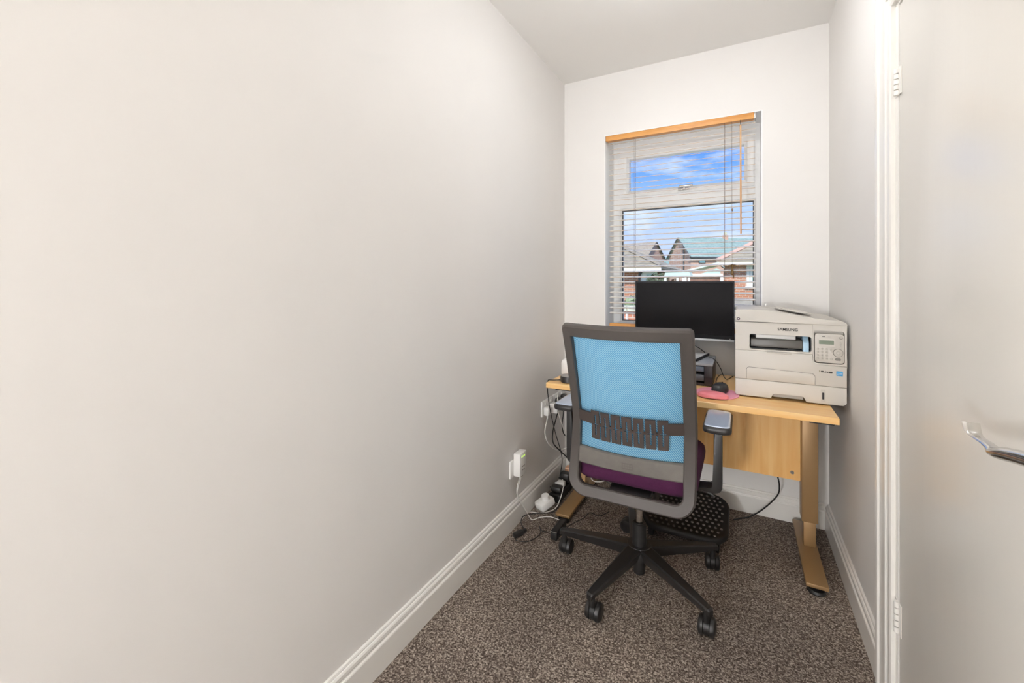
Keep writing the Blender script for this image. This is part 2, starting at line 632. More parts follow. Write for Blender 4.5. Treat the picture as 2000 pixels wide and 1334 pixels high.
door = thing('door_1', (XR, 1.5, 0.0), 'white gloss flush door with a chrome lever handle on the right wall', 'door', kind='structure')
MB().box(XR + 0.0, XR + 0.040, 0.752, 1.502, 0.006, 1.941, 0.003).obj('door_leaf', DOORP, door)
for z0, z1 in ((1.700, 1.773), (0.250, 0.335)):
    h = (z1 - z0) / 5
    hb = MB()
    for k in range(5):
        hb.cyl((XR - 0.005, 1.5045, z0 + k * h + 0.0012), (XR - 0.005, 1.5045, z0 + (k + 1) * h - 0.0012), 0.0062, seg=12)
    hb.box(XR - 0.0022, XR - 0.0005, 1.508, 1.528, z0, z1)
    hb.box(XR - 0.0022, XR - 0.0002, 1.482, 1.501, z0, z1)
    hb.obj('hinge', GLOSS, door)
hd = MB()
hd.prism(rrect(0.756, 0.798, 0.905, 1.055, 0.008), 'x', XR - 0.008, XR - 0.0002, 0.002)
hand = hd.obj('handle_plate', CHROME, door)
hl = MB()
hl.cyl((XR - 0.008, 0.763, 0.977), (XR - 0.046, 0.763, 0.977), 0.011, 0.0095)
hl.obj('handle_neck', CHROME, door)
# lever: flattened sweep ending in an upturned scroll
path = [(0.758, 0.990, 0.0105, 0.0105), (0.800, 0.982, 0.0105, 0.0100), (0.835, 0.974, 0.0105, 0.0095), (0.853, 0.969, 0.011, 0.0085), (0.865, 0.966, 0.0105, 0.0065), (0.875, 0.969, 0.0085, 0.0042), (0.890, 0.971, 0.0075, 0.0030), (0.912, 0.971, 0.0075, 0.0026), (0.927, 0.972, 0.009, 0.0026), (0.935, 0.976, 0.0105, 0.0024), (0.941, 0.987, 0.011, 0.0020)]
lv = MB()
rows = []
for i, (y, z, hx, hz) in enumerate(path):
    a = path[max(i - 1, 0)]; c = path[min(i + 1, len(path) - 1)]
    d = Vector((0, c[0] - a[0], c[1] - a[1])).normalized()
    n = Vector((0, -d.z, d.y))
    cx = XR - 0.054
    ring = []
    for k in range(14):
        t = 2 * math.pi * k / 14
        ring.append(Vector((cx, y, z - 0.013)) + Vector((1, 0, 0)) * hx * math.cos(t) + n * hz * math.sin(t))
    rows.append(ring)
V = lv.grid(rows, closed=True)
lv.bm.faces.new(V[0][::-1]); lv.bm.faces.new(V[-1])
lv.obj('handle_lever', CHROME, door, ang=50)

# ------------------------------------------------------------------ window with reveal, sill, frame
b = MB()
b.box(WX0 - 0.0, WX0 + 0.004, YB + 0.0005, YB + 0.19, WZ0, WZ1); b.box(WX1 - 0.004, WX1, YB + 0.0005, YB + 0.19, WZ0, WZ1); b.box(WX0 + .004, WX1 - .004, YB + 0.0005, YB + 0.19, WZ1 - 0.004, WZ1)
struct(b.obj('trim_3', REVEAL, smooth=False), 'bright white plastered window reveal', 'reveal')
struct(MB().box(WX0 + 0.0045, WX1 - 0.0045, YB + 0.001, YB + 0.188, WZ0 + 0.0005, WZ0 + 0.01).box(WX0 - 0.014, WX1 + 0.014, YB - 0.022, YB - 0.001, WZ0 - 0.012, WZ0 + 0.01, 0.005).obj('trim_4', UPVC), 'white window sill board behind the monitor', 'sill')
WY = YB + 0.19
win = thing('window_1', (0.67, WY, WZ0), 'white plastic window with a top-hung opening light above a fixed pane', 'window', kind='structure')
fx0, fx1, fz0, fz1 = WX0 + 0.004, WX1 - 0.0, WZ0, WZ1 - 0.0
def frame(mb, x0, x1, z0, z1, gx0, gx1, gz0, gz1, ya, yb, chamf=0.012):
    """rectangular frame with a chamfered inner edge"""
    def ring(px0, px1, pz0, pz1, y): return [(px0, y, pz0), (px1, y, pz0), (px1, y, pz1), (px0, y, pz1)]
    rows = [ring(x0, x1, z0, z1, yb), ring(x0, x1, z0, z1, ya), ring(gx0 - chamf, gx1 + chamf, gz0 - chamf, gz1 + chamf, ya), ring(gx0, gx1, gz0, gz1, ya + 0.015), ring(gx0, gx1, gz0, gz1, yb)]
    mb.grid(rows + [rows[0]], closed=True)
f = MB()
frame(f, fx0, fx1, fz0, 1.692, 0.315, 1.050, 0.949, 1.652, WY, WY + 0.07)
frame(f, fx0, fx1, 1.692, fz1, 0.325, 1.038, 1.744, 2.012, WY, WY + 0.07, 0.004)
f.obj('window_frame', UPVC, win, smooth=False)
s = MB()
frame(s, 0.313, 1.050, 1.732, 2.024, 0.363, 1.004, 1.769, 1.971, WY - 0.016, WY + 0.05, 0.014)
sash = s.obj('opening_sash', UPVC, win, smooth=False)
MB().box(0.363, 1.004, WY + 0.02, WY + 0.026, 1.769, 1.971).obj('glass_pane', GLASS, sash, smooth=False)
hh = MB().box(0.655, 0.715, WY - 0.026, WY - 0.0165, 1.742, 1.757, 0.003)
hh.box(0.683, 0.699, WY - 0.040, WY - 0.026, 1.742, 1.758, 0.003).box(0.665, 0.740, WY - 0.046, WY - 0.036, 1.756, 1.768, 0.004, M=None)
hh.obj('window_handle', STEEL, sash)
gk = MB()
frame(gk, 0.3125, 1.0525, 0.9465, 1.6545, 0.319, 1.046, 0.953, 1.648, WY + 0.016, WY + 0.024, 0.001)
gk.obj('gasket', mat('gasket_grey', '#555350', 0.7), win, smooth=False)
MB().box(0.315, 1.050, WY + 0.025, WY + 0.031, 0.949, 1.652).obj('glass_pane', GLASS, win, smooth=False)

# ------------------------------------------------------------------ venetian blind
bl = thing('venetian_blind', (0.66, YB + 0.02, WZ1 - 0.005), 'venetian blind with pine head rail and thin open slats across the window', 'blind')
hr = MB().box(WX0 + 0.006, 1.046, YB + 0.002, YB + 0.010, 2.046, 2.078, 0.002)
hr.box(WX0 + 0.008, 1.046, YB + 0.011, YB + 0.05, 2.050, 2.076)
hrail = hr.obj('head_rail', PINE, bl)
MB().box(1.0475, 1.056, YB + 0.001, YB + 0.05, 2.046, 2.078, 0.002).obj('end_bracket', STEEL, bl)
SX0, SX1, SY = 0.283, 1.0525, YB + 0.034
tilt = R(16.5)
ns = 34
sl = MB()
hw, th = 0.0125, 0.0022
r3 = bmesh.ops.create_cube(sl.bm, size=1)
for v in r3['verts']:
    v.co = Vector((v.co.x * (SX1 - SX0), v.co.y * hw * 2, v.co.z * th))
sl.bm.normal_update()
for fc in sl.bm.faces:
    fc.material_index = 1 if abs(fc.normal.y) > .9 else 0
slat0 = sl.obj('slat', [SLAT, SLATE], bl, smooth=False)
# local coordinates were shifted by the thing offset; restore a centred slat
for v in slat0.data.vertices:
    v.co += OFF[bl.name]
for k in range(ns):
    z = 2.0326 - k * 0.0310
    o = slat0 if k == 0 else slat0.copy()
    if k: COL.objects.link(o)
    o.parent = bl
    o.location = Vector(((SX0 + SX1) / 2, SY, z)) - OFF[bl.name]
    o.rotation_euler = (tilt, 0, 0)
MB().box(SX0, SX1, SY - 0.016, SY + 0.016, 0.918, 0.947, 0.004).obj('bottom_rail', PINE, bl)
for x in (0.432, 0.910):
    for dy in (-0.0168, 0.0168):
        MB().cyl((x, SY + dy, 0.946), (x, SY + dy, 2.05), 0.0008, seg=6).obj('ladder_cord', CORD, bl)
MB().tube([(0.945, YB + 0.012, 2.047), (0.945, YB + 0.0125, 1.8), (0.946, YB + 0.012, 1.29)], 0.0009, 6, 3).obj('lift_cord', CORD, bl)
MB().lathe([(0.002, 0.0), (0.004, 0.006), (0.004, 0.010), (0.002, 0.016)], (0.946, YB + 0.012, 1.572), 10).obj('cord_bead', CORD, bl)
tb = MB().lathe([(0.002, 0.055), (0.010, 0.050), (0.006, 0.042), (0.004, 0.034), (0.006, 0.022), (0.009, 0.004), (0.005, 0.0)], (0.946, YB + 0.008, 1.235), 14)
tb.tube([(0.946, YB + 0.005, 1.285), (0.930, YB + 0.004, 1.282), (0.924, YB + 0.004, 1.272)], 0.003, 6)
tb.tube([(0.946, YB + 0.005, 1.285), (0.962, YB + 0.004, 1.284), (0.969, YB + 0.004, 1.276)], 0.003, 6)
tb.tube([(0.947, YB + 0.008, 1.24), (0.952, YB + 0.007, 1.228), (0.951, YB + 0.007, 1.215)], 0.004, 6)
tb.obj('cord_tassel', BRASS, bl)
wd = MB()
wd.cyl((0.985, YB - 0.006, 2.020), (0.986, YB - 0.006, 1.735), 0.0045, 0.0045, 10)
wd.cyl((0.986, YB - 0.006, 1.735), (0.987, YB - 0.006, 1.448), 0.0045, 0.0042, 10)
wd.obj('tilt_wand', wood('wand_wood', '#c98a4e', '#d8b48c', 0.35, 'z', 1), bl)
MB().tube([(0.985, YB - 0.001, 2.046), (0.985, YB - 0.006, 2.035), (0.985, YB - 0.006, 2.020)], 0.0016, 6).obj('wand_hook', BLACKP, bl)

# ------------------------------------------------------------------ desk
ZD = 0.7055
DX0, DX1, DYF, DYB = 0.1496, 1.2996, 1.903, 2.503
desk = thing('desk', (0.7246, 2.25, 0), 'beech height-adjustable desk with bronze legs below the window', 'desk')
MB().box(DX0, DX1, DYF, DYB, ZD - 0.025, ZD, 0.0015, 1).obj('desktop', BEECH, desk)
mp_ = MB().box(0.252, 1.228, 2.285, 2.303, 0.305, ZD - 0.026)
mod = mp_.obj('modesty_panel', BEECHV, desk, smooth=False)
MB().cyl((1.190, 2.2848, 0.338), (1.190, 2.281, 0.338), 0.0075, seg=16).obj('panel_bolt', STEEL, mod)
for cx in (0.2055, 1.2437):
    sgn = 1 if cx > .7 else -1
    colm = MB().box(cx - 0.030 + 0.007, cx + 0.030 + 0.007, 2.235, 2.315, 0.150, ZD - 0.027, 0.004)
    colm.obj('leg_column', BRONZE, desk)
    MB().box(cx - 0.0225 + 0.007, cx + 0.0225 + 0.007, 2.245, 2.305, 0.042, 0.152, 0.003).obj('inner_column', BRONZE, desk)
    ft = MB().box(cx - 0.037, cx + 0.037, 1.975, 2.475, 0.026, 0.042, 0.004)
    foot = ft.obj('foot', BRONZE, desk)
    for yy in (2.000, 2.450):
        MB().lathe([(0.028, 0.0005), (0.030, 0.006), (0.026, 0.014), (0.010, 0.0165), (0.010, 0.0258)], (cx, yy, 0), 20).obj('glide', BLACKP, foot)
    MB().box(cx - 0.035 + 0.007, cx + 0.035 + 0.014, 1.955, 2.470, ZD - 0.043, ZD - 0.0255).obj('support_bracket', BLACKP, desk)

# ------------------------------------------------------------------ office chair
CX0, CY0 = 0.625, 1.753
chair = thing('office_chair', (CX0, CY0, 0), 'grey framed swivel chair with a light blue mesh back and purple seat', 'chair')
HWF = 0.228
def yprof(z):
    if z >= 0.665:
        t = (z - 0.665) / (1.043 - 0.665)
        return -0.133 - 0.129 * (0.85 * t + 0.15 * t * t)
    t = (0.665 - z) / (0.665 - 0.385)
    return -0.133 - 0.070 * (0.75 * t + 0.25 * t * t)
def bow(x, z, amt=None):
    if amt is None:
        if z > 0.665: amt = 0.062 + (0.080 - 0.062) * (1.043 - z) / 0.378
        else: amt = 0.080 * max(0, (z - 0.43) / 0.235)
    return -amt * max(0.0, 1 - (x / HWF) ** 2)
def FP(x, z, n=0.0):
    """point on the back surface; n = offset towards the viewer side (-y)"""
    dz = 0.01
    t = Vector((0, yprof(z + dz) - yprof(z - dz), 2 * dz)).normalized()
    nrm = Vector((0, -t.z, t.y))
    p = Vector((x, yprof(z) + bow(x, z), z)) + nrm * n
    return p + Vector((CX0, CY0, 0))
outer = []
ZT, ZB, hw_ = 1.043, 0.385, HWF
def arc(cx, cz, r, a0, a1, n):
    return [(cx + r * math.cos(R(a0 + (a1 - a0) * k / n)), cz + r * math.sin(R(a0 + (a1 - a0) * k / n))) for k in range(n + 1)]
rt, rb = 0.016, 0.070
outer += [(-hw_ + rt + (2 * hw_ - 2 * rt) * k / 14, ZT) for k in range(1, 14)]
outer += arc(hw_ - rt, ZT - rt, rt, 90, 0, 4)
outer += [(hw_, z) for z in (0.98, 0.92, 0.86, 0.80, 0.75, 0.71, 0.685, 0.670, 0.660, 0.645, 0.62, 0.58, 0.54, 0.50, 0.475)]
outer += arc(hw_ - rb, ZB + rb, rb, 0, -90, 8)
outer += [(hw_ - rb - (2 * hw_ - 2 * rb) * k / 10, ZB) for k in range(1, 10)]
outer += arc(-hw_ + rb, ZB + rb, rb, 270, 180, 8)
outer += [(-hw_, z) for z in (0.475, 0.50, 0.54, 0.58, 0.62, 0.645, 0.660, 0.670, 0.685, 0.71, 0.75, 0.80, 0.86, 0.92, 0.98)]
outer += arc(-hw_ + rt, ZT - rt, rt, 180, 90, 4)
def inward(p):
    x, z = p
    w = 0.041
    iw = hw_ - w
    it, ib = ZT - w, ZB + w
    # scaled rounded rectangle
    if z > ZT - rt and abs(x) <= hw_ - rt: return (x * (iw / hw_), it)
    if z < ZB + 1e-6: return (x * (hw_ - rb - 0.0) / (hw_ - rb), ib)
    if z >= ZT - rt: return (math.copysign(iw, x), it)
    if z <= ZB + rb:
        cx = math.copysign(hw_ - rb, x); cz = ZB + rb
        k = (rb - w) / rb
        return (cx + (x - cx) * k, cz + (z - cz) * k)
    return (math.copysign(iw, x), min(z, it))
rows = []
th2 = 0.017
for p in outer:
    q = inward(p)
    def lerp(t): return (p[0] + (q[0] - p[0]) * t, p[1] + (q[1] - p[1]) * t)
    sec = [(0.0, -0.008), (0.0, 0.010), (0.12, 0.017), (0.90, 0.017), (1.0, 0.013), (1.0, -0.016), (0.9, -0.019), (0.12, -0.019)]
    rows.append([FP(*lerp(t), n) for t, n in sec])
fr = MB()
fr.grid(rows + [rows[0]], closed=True)
bmesh.ops.remove_doubles(fr.bm, verts=fr.bm.verts[:], dist=1e-5)
bf = fr.obj('back_frame', GREYP, chair, ang=32)
bf['label'] = 'dark grey plastic back frame'
# mesh
ms = MB()
rows = []
for j in range(29):
    z = 1.012 - (1.012 - 0.535) * j / 28
    rows.append([FP(-0.194 + 0.388 * i / 20, z, -0.010) for i in range(21)])
ms.grid(rows)
ms.obj('mesh_back', FABRIC, chair, ang=80)['label'] = 'light blue woven mesh'
# lower rail holding the mesh
lr = MB()
rows = []
for i in range(25):
    x = -0.200 + 0.400 * i / 24
    rows.append([FP(x, 0.566, 0.006), FP(x, 0.560, 0.012), FP(x, 0.552, 0.013), FP(x, 0.506, 0.013), FP(x, 0.502, 0.009), FP(x, 0.502, -0.012), FP(x, 0.560, -0.014), FP(x, 0.566, -0.010)])
V = lr.grid(rows, closed=True)
lr.bm.faces.new(V[0][::-1]); lr.bm.faces.new(V[-1])
lrail = lr.obj('mesh_rail', GREYR, chair, ang=30)
bd = MB()
def patch(mb, x0, x1, z0, z1, n0, n1, nx=4):
    rows = []
    for i in range(nx + 1):
        x = x0 + (x1 - x0) * i / nx
        rows.append([FP(x, z0, n0), FP(x, z0, n1), FP(x, z1, n1), FP(x, z1, n0)])
    V = mb.grid(rows, closed=True)
    mb.bm.faces.new(V[0][::-1]); mb.bm.faces.new(V[-1])
patch(bd, -0.019, 0.021, 0.516, 0.541, 0.0125, 0.0138)
badge = bd.obj('badge', mat('badge_grey', '#5d5852', 0.6), lrail)
bd2 = MB()
for k in range(4):
    patch(bd2, -0.015 + k * 0.0085, -0.009 + k * 0.0085, 0.530, 0.536, 0.0138, 0.0142, 1)
    patch(bd2, -0.015 + k * 0.0085, -0.009 + k * 0.0085, 0.520, 0.527, 0.0138, 0.0142, 1)
bd2.obj('badge_lettering', GREYR, lrail)
# lumbar support: seven slotted panels between two arms
lb = MB()
N0, N1 = 0.010, 0.016
pw, gp = 0.0338, 0.0062
tot = 7 * pw + 6 * gp
xs = -tot / 2 + 0.004
zt_, zb_, zm = 0.722, 0.607, 0.667
for k in range(7):
    a = xs + k * (pw + gp); c = a + pw; m_ = (a + c) / 2
    sw, cw = 0.0030, 0.0105
    patch(lb, a, c, zt_ - 0.016, zt_, N0, N1)                 # top cap
    patch(lb, a, c, zb_, zb_ + 0.014, N0, N1)                 # bottom cap
    patch(lb, a, m_ - sw, zm + 0.003, zt_ - 0.016, N0, N1, 2); patch(lb, m_ + sw, c, zm + 0.003, zt_ - 0.016, N0, N1, 2)
    patch(lb, a, m_ - sw, zb_ + 0.014, zm - 0.003, N0, N1, 2); patch(lb, m_ + sw, c, zb_ + 0.014, zm - 0.003, N0, N1, 2)
    patch(lb, a, m_ - cw, zm - 0.003, zm + 0.003, N0, N1, 1); patch(lb, m_ + cw, c, zm - 0.003, zm + 0.003, N0, N1, 1)
    if k < 6:
        patch(lb, c, c + gp, zm - 0.007, zm + 0.008, N0, N1, 1)
patch(lb, -0.192, xs, 0.664, 0.711, N0, N1, 6)
patch(lb, xs + tot, 0.192, 0.664, 0.711, N0, N1, 6)
lb.obj('lumbar_support', LUMB, chair, ang=30)
# seat cushion
st = MB()
rows = []
sx, sy0, sy1 = 0.228, -0.165, 0.325
def seat_ring(inset, z, crown=0.0):
    pts = rrect(-sx + inset, sx - inset, sy0 + inset, sy1 - inset, max(0.075 - inset * 0.6, 0.02), 7)
    return [(CX0 + px, CY0 + py, z - 0.022 * max(0, (py - 0.22) / 0.1) ** 2 * 0.6) for px, py in pts]
prof = [(0.040, 0.432), (0.012, 0.436), (0.002, 0.450), (0.0, 0.472), (0.004, 0.492), (0.018, 0.506), (0.045, 0.512), (0.12, 0.512)]
rows = [seat_ring(i_, z_) for i_, z_ in prof]
V = st.grid(rows, closed=True)
st.bm.faces.new(V[0][::-1]); st.bm.faces.new(V[-1])
st.obj('seat', PURPLE, chair, ang=60)['label'] = 'purple fabric seat cushion'
sp_ = MB().box(CX0 - 0.185, CX0 + 0.185, CY0 - 0.12, CY0 + 0.28, 0.418, 0.4315, 0.004)
sp_.obj('seat_pan', BLACKP, chair)
mc = MB().box(CX0 - 0.085, CX0 + 0.085, CY0 - 0.13, CY0 + 0.13, 0.355, 0.418, 0.012)
mc.box(CX0 - 0.075, CX0 + 0.075, CY0 - 0.180, CY0 - 0.12, 0.392, 0.424, 0.006)
for k in range(6):
    mc.box(CX0 - 0.06 + k * 0.022, CX0 - 0.052 + k * 0.022, CY0 - 0.138, CY0 - 0.131, 0.365, 0.416)
mc.obj('tilt_mechanism', BLACKP, chair)
MB().tube([(CX0 + 0.08, CY0 + 0.02, 0.400), (CX0 + 0.22, CY0 + 0.01, 0.405), (CX0 + 0.262, CY0 + 0.005, 0.402), (CX0 + 0.274, CY0 + 0.005, 0.392)], 0.006).obj('height_lever', BLACKS, chair)
# arms
for s_ in (-1, 1):
    ax = CX0 + s_ * 0.287
    ar = MB()
    ar.box(CX0 + s_ * 0.15 if s_ > 0 else ax - 0.011, ax + 0.011 if s_ > 0 else CX0 + s_ * 0.15, CY0 - 0.032, CY0 + 0.030, 0.424, 0.4315)
    prof2 = [(0.19, 0.420), (0.19, 0.432)] + [(0.262, 0.432), (0.2715, 0.4375), (0.2735, 0.446), (0.2735, 0.660), (0.3015, 0.660), (0.3015, 0.440)] + [(0.300 - 0.022 * (1 - math.cos(R(a))), 0.440 - 0.020 * math.sin(R(a))) for a in (20, 45, 70, 90)]
    arm = MB().prism([(CX0 + s_ * px, pz) for px, pz in prof2], 'y', CY0 - 0.030, CY0 + 0.030, 0.005)
    am = arm.obj('arm_post', BLACKS, chair)
    ar.bm.free()
    pd = MB()
    rings = []
    for ins, z in ((0.010, 0.660), (0.002, 0.664), (0.0, 0.672), (0.001, 0.680), (0.006, 0.686)):
        rings.append([(ax + px, CY0 + py, z) for px, py in rrect(-0.047 + ins, 0.047 - ins, -0.105 + ins, 0.125 - ins, 0.022, 6)])
    V = pd.grid(rings, closed=True)
    pd.bm.faces.new(V[0][::-1])
    pd.mi = 0
    pd.bm.faces.new(V[-1])
    pad = pd.obj('arm_pad', BLACKS, chair, ang=40)
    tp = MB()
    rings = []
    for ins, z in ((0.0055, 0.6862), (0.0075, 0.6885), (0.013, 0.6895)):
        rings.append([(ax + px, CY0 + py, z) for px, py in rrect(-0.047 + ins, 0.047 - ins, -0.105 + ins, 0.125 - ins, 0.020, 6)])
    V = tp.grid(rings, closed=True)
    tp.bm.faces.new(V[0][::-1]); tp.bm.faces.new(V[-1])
    tp.obj('pad_top', mat('arm_pad_sky_tint', '#a9b4c6', 0.22, coat=0.5, spec=0.8), pad, ang=40)  # pale blue base colour paints in the sky reflection on the pad
# column and base
MB().cyl((CX0, CY0, 0.20), (CX0, CY0, 0.356), 0.0140, seg=24).obj('gas_cylinder', CHROME, chair)
MB().lathe([(0.0145, 0.226), (0.022, 0.229), (0.0265, 0.226), (0.0265, 0.19), (0.0285, 0.155), (0.0285, 0.120)], (CX0, CY0, 0), 28).obj('column_cover', BLACKP, chair)
MB().lathe([(0.046, 0.142), (0.050, 0.135), (0.050, 0.095), (0.024, 0.090), (0.0235, 0.030), (0.018, 0.024)], (CX0, CY0, 0), 28).obj('base_hub', BLACKS, chair)
RB_ = 0.320
for k in range(5):
    a = R(36 + 72 * k)
    D = Vector((math.cos(a), math.sin(a), 0)); S = Vector((-math.sin(a), math.cos(a), 0)); C0 = Vector((CX0, CY0, 0))
    lg = MB()
    rows = []
    for t in (0.036, 0.07, 0.13, 0.20, 0.26, 0.310, RB_ + 0.014, RB_ + 0.020):
        f_ = (t - 0.036) / (RB_ - 0.036)
        wt = 0.032 - 0.017 * min(1, f_ * 1.0); wb = wt * 0.55
        zt2 = 0.141 - 0.020 * f_ - 0.008 * f_ * f_
        zb2 = 0.094 - 0.006 * f_
        if t > RB_ + 0.01: wt *= 0.9
        if t > RB_ + 0.018: wt *= 0.7; zt2 -= 0.004
        c = C0 + D * t
        rows.append([c + S * wt + Vector((0, 0, zt2 - 0.004)), c + S * wt * 0.75 + Vector((0, 0, zt2)), c - S * wt * 0.75 + Vector((0, 0, zt2)), c - S * wt + Vector((0, 0, zt2 - 0.004)), c - S * wb + Vector((0, 0, zb2)), c + S * wb + Vector((0, 0, zb2))])
    V = lg.grid(rows, closed=True)
    lg.bm.faces.new(V[0][::-1]); lg.bm.faces.new(V[-1])
    lo = lg.obj('leg', BLACKS, chair, ang=25)
    # caster: stem, hood, two wheels
    P = C0 + D * RB_
    wa = {0: R(8), 1: R(85), 2: R(-4), 3: R(-6), 4: R(-4)}[k]      # roll-axis heading of each caster
    AX = Vector((math.cos(wa), math.sin(wa), 0)); FW = Vector((-math.sin(wa), math.cos(wa), 0))
    cst = MB()
    cst.cyl(P + Vector((0, 0, 0.058)), P + Vector((0, 0, 0.092)), 0.011, seg=14)
    ctr = P + FW * 0.018 + Vector((0, 0, 0.0315))
    cst.cyl(ctr - AX * 0.0085, ctr + AX * 0.0085, 0.0285, seg=24)
    co = cst.obj('caster_housing', BLACKP, lo)
    for sd in (-1, 1):
        w = MB()
        prof3 = [(0.0, 0.010), (0.0290, 0.010), (0.0312, 0.012), (0.0312, 0.019), (0.0285, 0.0245), (0.020, 0.0275), (0.0, 0.0285)]
        rings = []
        for rr, hh_ in prof3:
            rr = max(rr, 0.0008)
            rings.append([ctr + AX * hh_ * sd + FW * rr * math.cos(2 * math.pi * q / 28) + Vector((0, 0, 1)) * rr * math.sin(2 * math.pi * q / 28) for q in range(28)])
        V = w.grid(rings, closed=True)
        w.bm.faces.new(V[0][::-1]); w.bm.faces.new(V[-1])
        w.obj('wheel', BLACKS, lo, ang=40)

# ------------------------------------------------------------------ footrest
fr_ = thing('footrest', (0.755, 2.2, 0), 'black plastic footrest with a bumpy top on the carpet under the desk', 'footrest')
def ftz(y): return 0.068 + (y - 2.045) / 0.33 * 0.060
fp = MB()
rings = []
for ins, dz in ((0.012, -0.026), (0.002, -0.022), (0.0, -0.008), (0.004, 0.0), (0.012, 0.003), (0.022, 0.0), (0.05, 0.0)):
    rings.append([(x, y, ftz(y) + dz) for x, y in rrect(0.565 + ins, 0.940 - ins, 2.045 + ins, 2.372 - ins, 0.085 - ins * 0.6, 7)])
V = fp.grid(rings, closed=True)
fp.bm.faces.new(V[0][::-1]); fp.bm.faces.new(V[-1])
plat = fp.obj('platform', BLACKP, fr_, ang=40)
nb = MB().lathe([(0.0062, -0.0005), (0.0058, 0.002), (0.0035, 0.0042), (0.0008, 0.0048)], (0, 0, 0), 8)
nub0 = nb.obj('grip_nub', mat('nub_glint_grey', '#55504d', 0.35), plat)  # lighter than the platform, colour stands for specular dots on the nubs
for v in nub0.data.vertices: v.co += OFF[plat.name]
first = True
for j in range(11):
    for i in range(14):
        x = 0.594 + i * 0.0243 + (0.012 if j % 2 else 0); y = 2.076 + j * 0.0265
        if x > 0.915: continue
        if (abs(x - 0.7525) > 0.112 and (y < 2.095 or y > 2.33) and abs(x - .7525) > .135): continue
        o = nub0 if first else nub0.copy()
        if not first: COL.objects.link(o)
        first = False
        o.parent = plat
        o.location = Vector((x, y, ftz(y))) - OFF[plat.name]
        o.rotation_euler = (R(10.3), 0, 0)
fb = MB()
for x in (0.60, 0.88):
    fb.prism([(2.08, 0.0005), (2.36, 0.0005), (2.36, ftz(2.36) - 0.027), (2.08, ftz(2.08) - 0.027)], 'x', x, x + 0.022)
fb.obj('stand', BLACKP, fr_)

# ------------------------------------------------------------------ monitor on a pole mount
mon = thing('monitor', (0.66, 2.478, ZD), 'black widescreen monitor with blank screen in front of the window', 'monitor')
mx0, mx1, mz0, mz1, my = 0.4805, 0.9590, 0.900, 1.200, 2.360
body = MB().box(mx0, mx1, my + 0.002, my + 0.034, mz0 + 0.012, mz1, 0.003).obj('casing', SCREENB, mon)
bz = MB()
frame(bz, mx0, mx1, mz0 + 0.010, mz1, mx0 + 0.0085, mx1 - 0.0085, mz0 + 0.030, mz1 - 0.009, my - 0.002, my + 0.004, 0.001)
bz.obj('bezel', SCREENB, mon, smooth=False)
MB().box(mx0 + 0.008, mx1 - 0.008, my + 0.0005, my + 0.0018, mz0 + 0.029, mz1 - 0.0085).obj('screen', SCREEN, mon, smooth=False)
MB().box(mx0, mx1, my - 0.003, my + 0.030, mz0 - 0.002, mz0 + 0.0095, 0.002).obj('silver_chin', SILVER, mon)
MB().box(0.938, 0.941, my - 0.004, my - 0.003, mz0 + 0.0115, mz0 + 0.015).obj('power_light', WHITEP, mon)
MB().box(0.62, 0.76, my + 0.034, my + 0.062, 0.97, 1.13, 0.008).obj('back_housing', SCREENB, mon)
MB().box(0.655, 0.705, my + 0.062, 2.464, 1.03, 1.075, 0.004).obj('neck', BLACKP, mon)
MB().cyl((0.68, 2.478, ZD + 0.016), (0.68, 2.478, 1.10), 0.014, seg=20).obj('pole', BLACKP, mon)
MB().box(0.64, 0.72, 2.459, 2.499, ZD + 0.0005, ZD + 0.016, 0.003).obj('pole_base', BLACKP, mon)

# ------------------------------------------------------------------ laser printer
PX0, PX1, PY, PYB = 0.9655, 1.3500, 2.072, 2.450
PZ0 = 0.7115
prn = thing('laser_printer', (1.158, 2.26, ZD), 'large pale grey multifunction laser printer on the right end of the desk', 'printer')
for x in (1.0, 1.27):
    for y in (2.10, 2.42):
        MB().lathe([(0.010, 0.0006), (0.012, 0.003), (0.012, 0.0062)], (x, y, ZD), 12).obj('foot', BLACKP, prn)
# paper drawer
drz = 0.783
dpoly = [(PX0, PZ0 + 0.006), (PX0 + 0.006, PZ0), (1.098, PZ0), (1.104, PZ0 + 0.0195), (1.112, PZ0 + 0.023), (1.204, PZ0 + 0.023), (1.212, PZ0 + 0.0195), (1.218, PZ0), (PX1 - 0.010, PZ0), (PX1, PZ0 + 0.010), (PX1, drz - 0.001), (PX0, drz - 0.001)]
dr = MB().prism(dpoly, 'y', PY, PYB, 0.002).obj('paper_drawer', PRN, prn)
MB().box(1.106, 1.212, PY + 0.030, PY + 0.036, PZ0 + 0.001, PZ0 + 0.0228).obj('grip_recess', KEY, dr)
MB().prism(rrect(1.2665, 1.2815, 0.721, 0.769, 0.003), 'y', PY - 0.0012, PY - 0.0002).obj('level_window', PRN2, dr)
MB().prism(rrect(1.2710, 1.2775, 0.730, 0.757, 0.001), 'y', PY - 0.0022, PY - 0.0013).obj('level_slot', SLOT, dr)
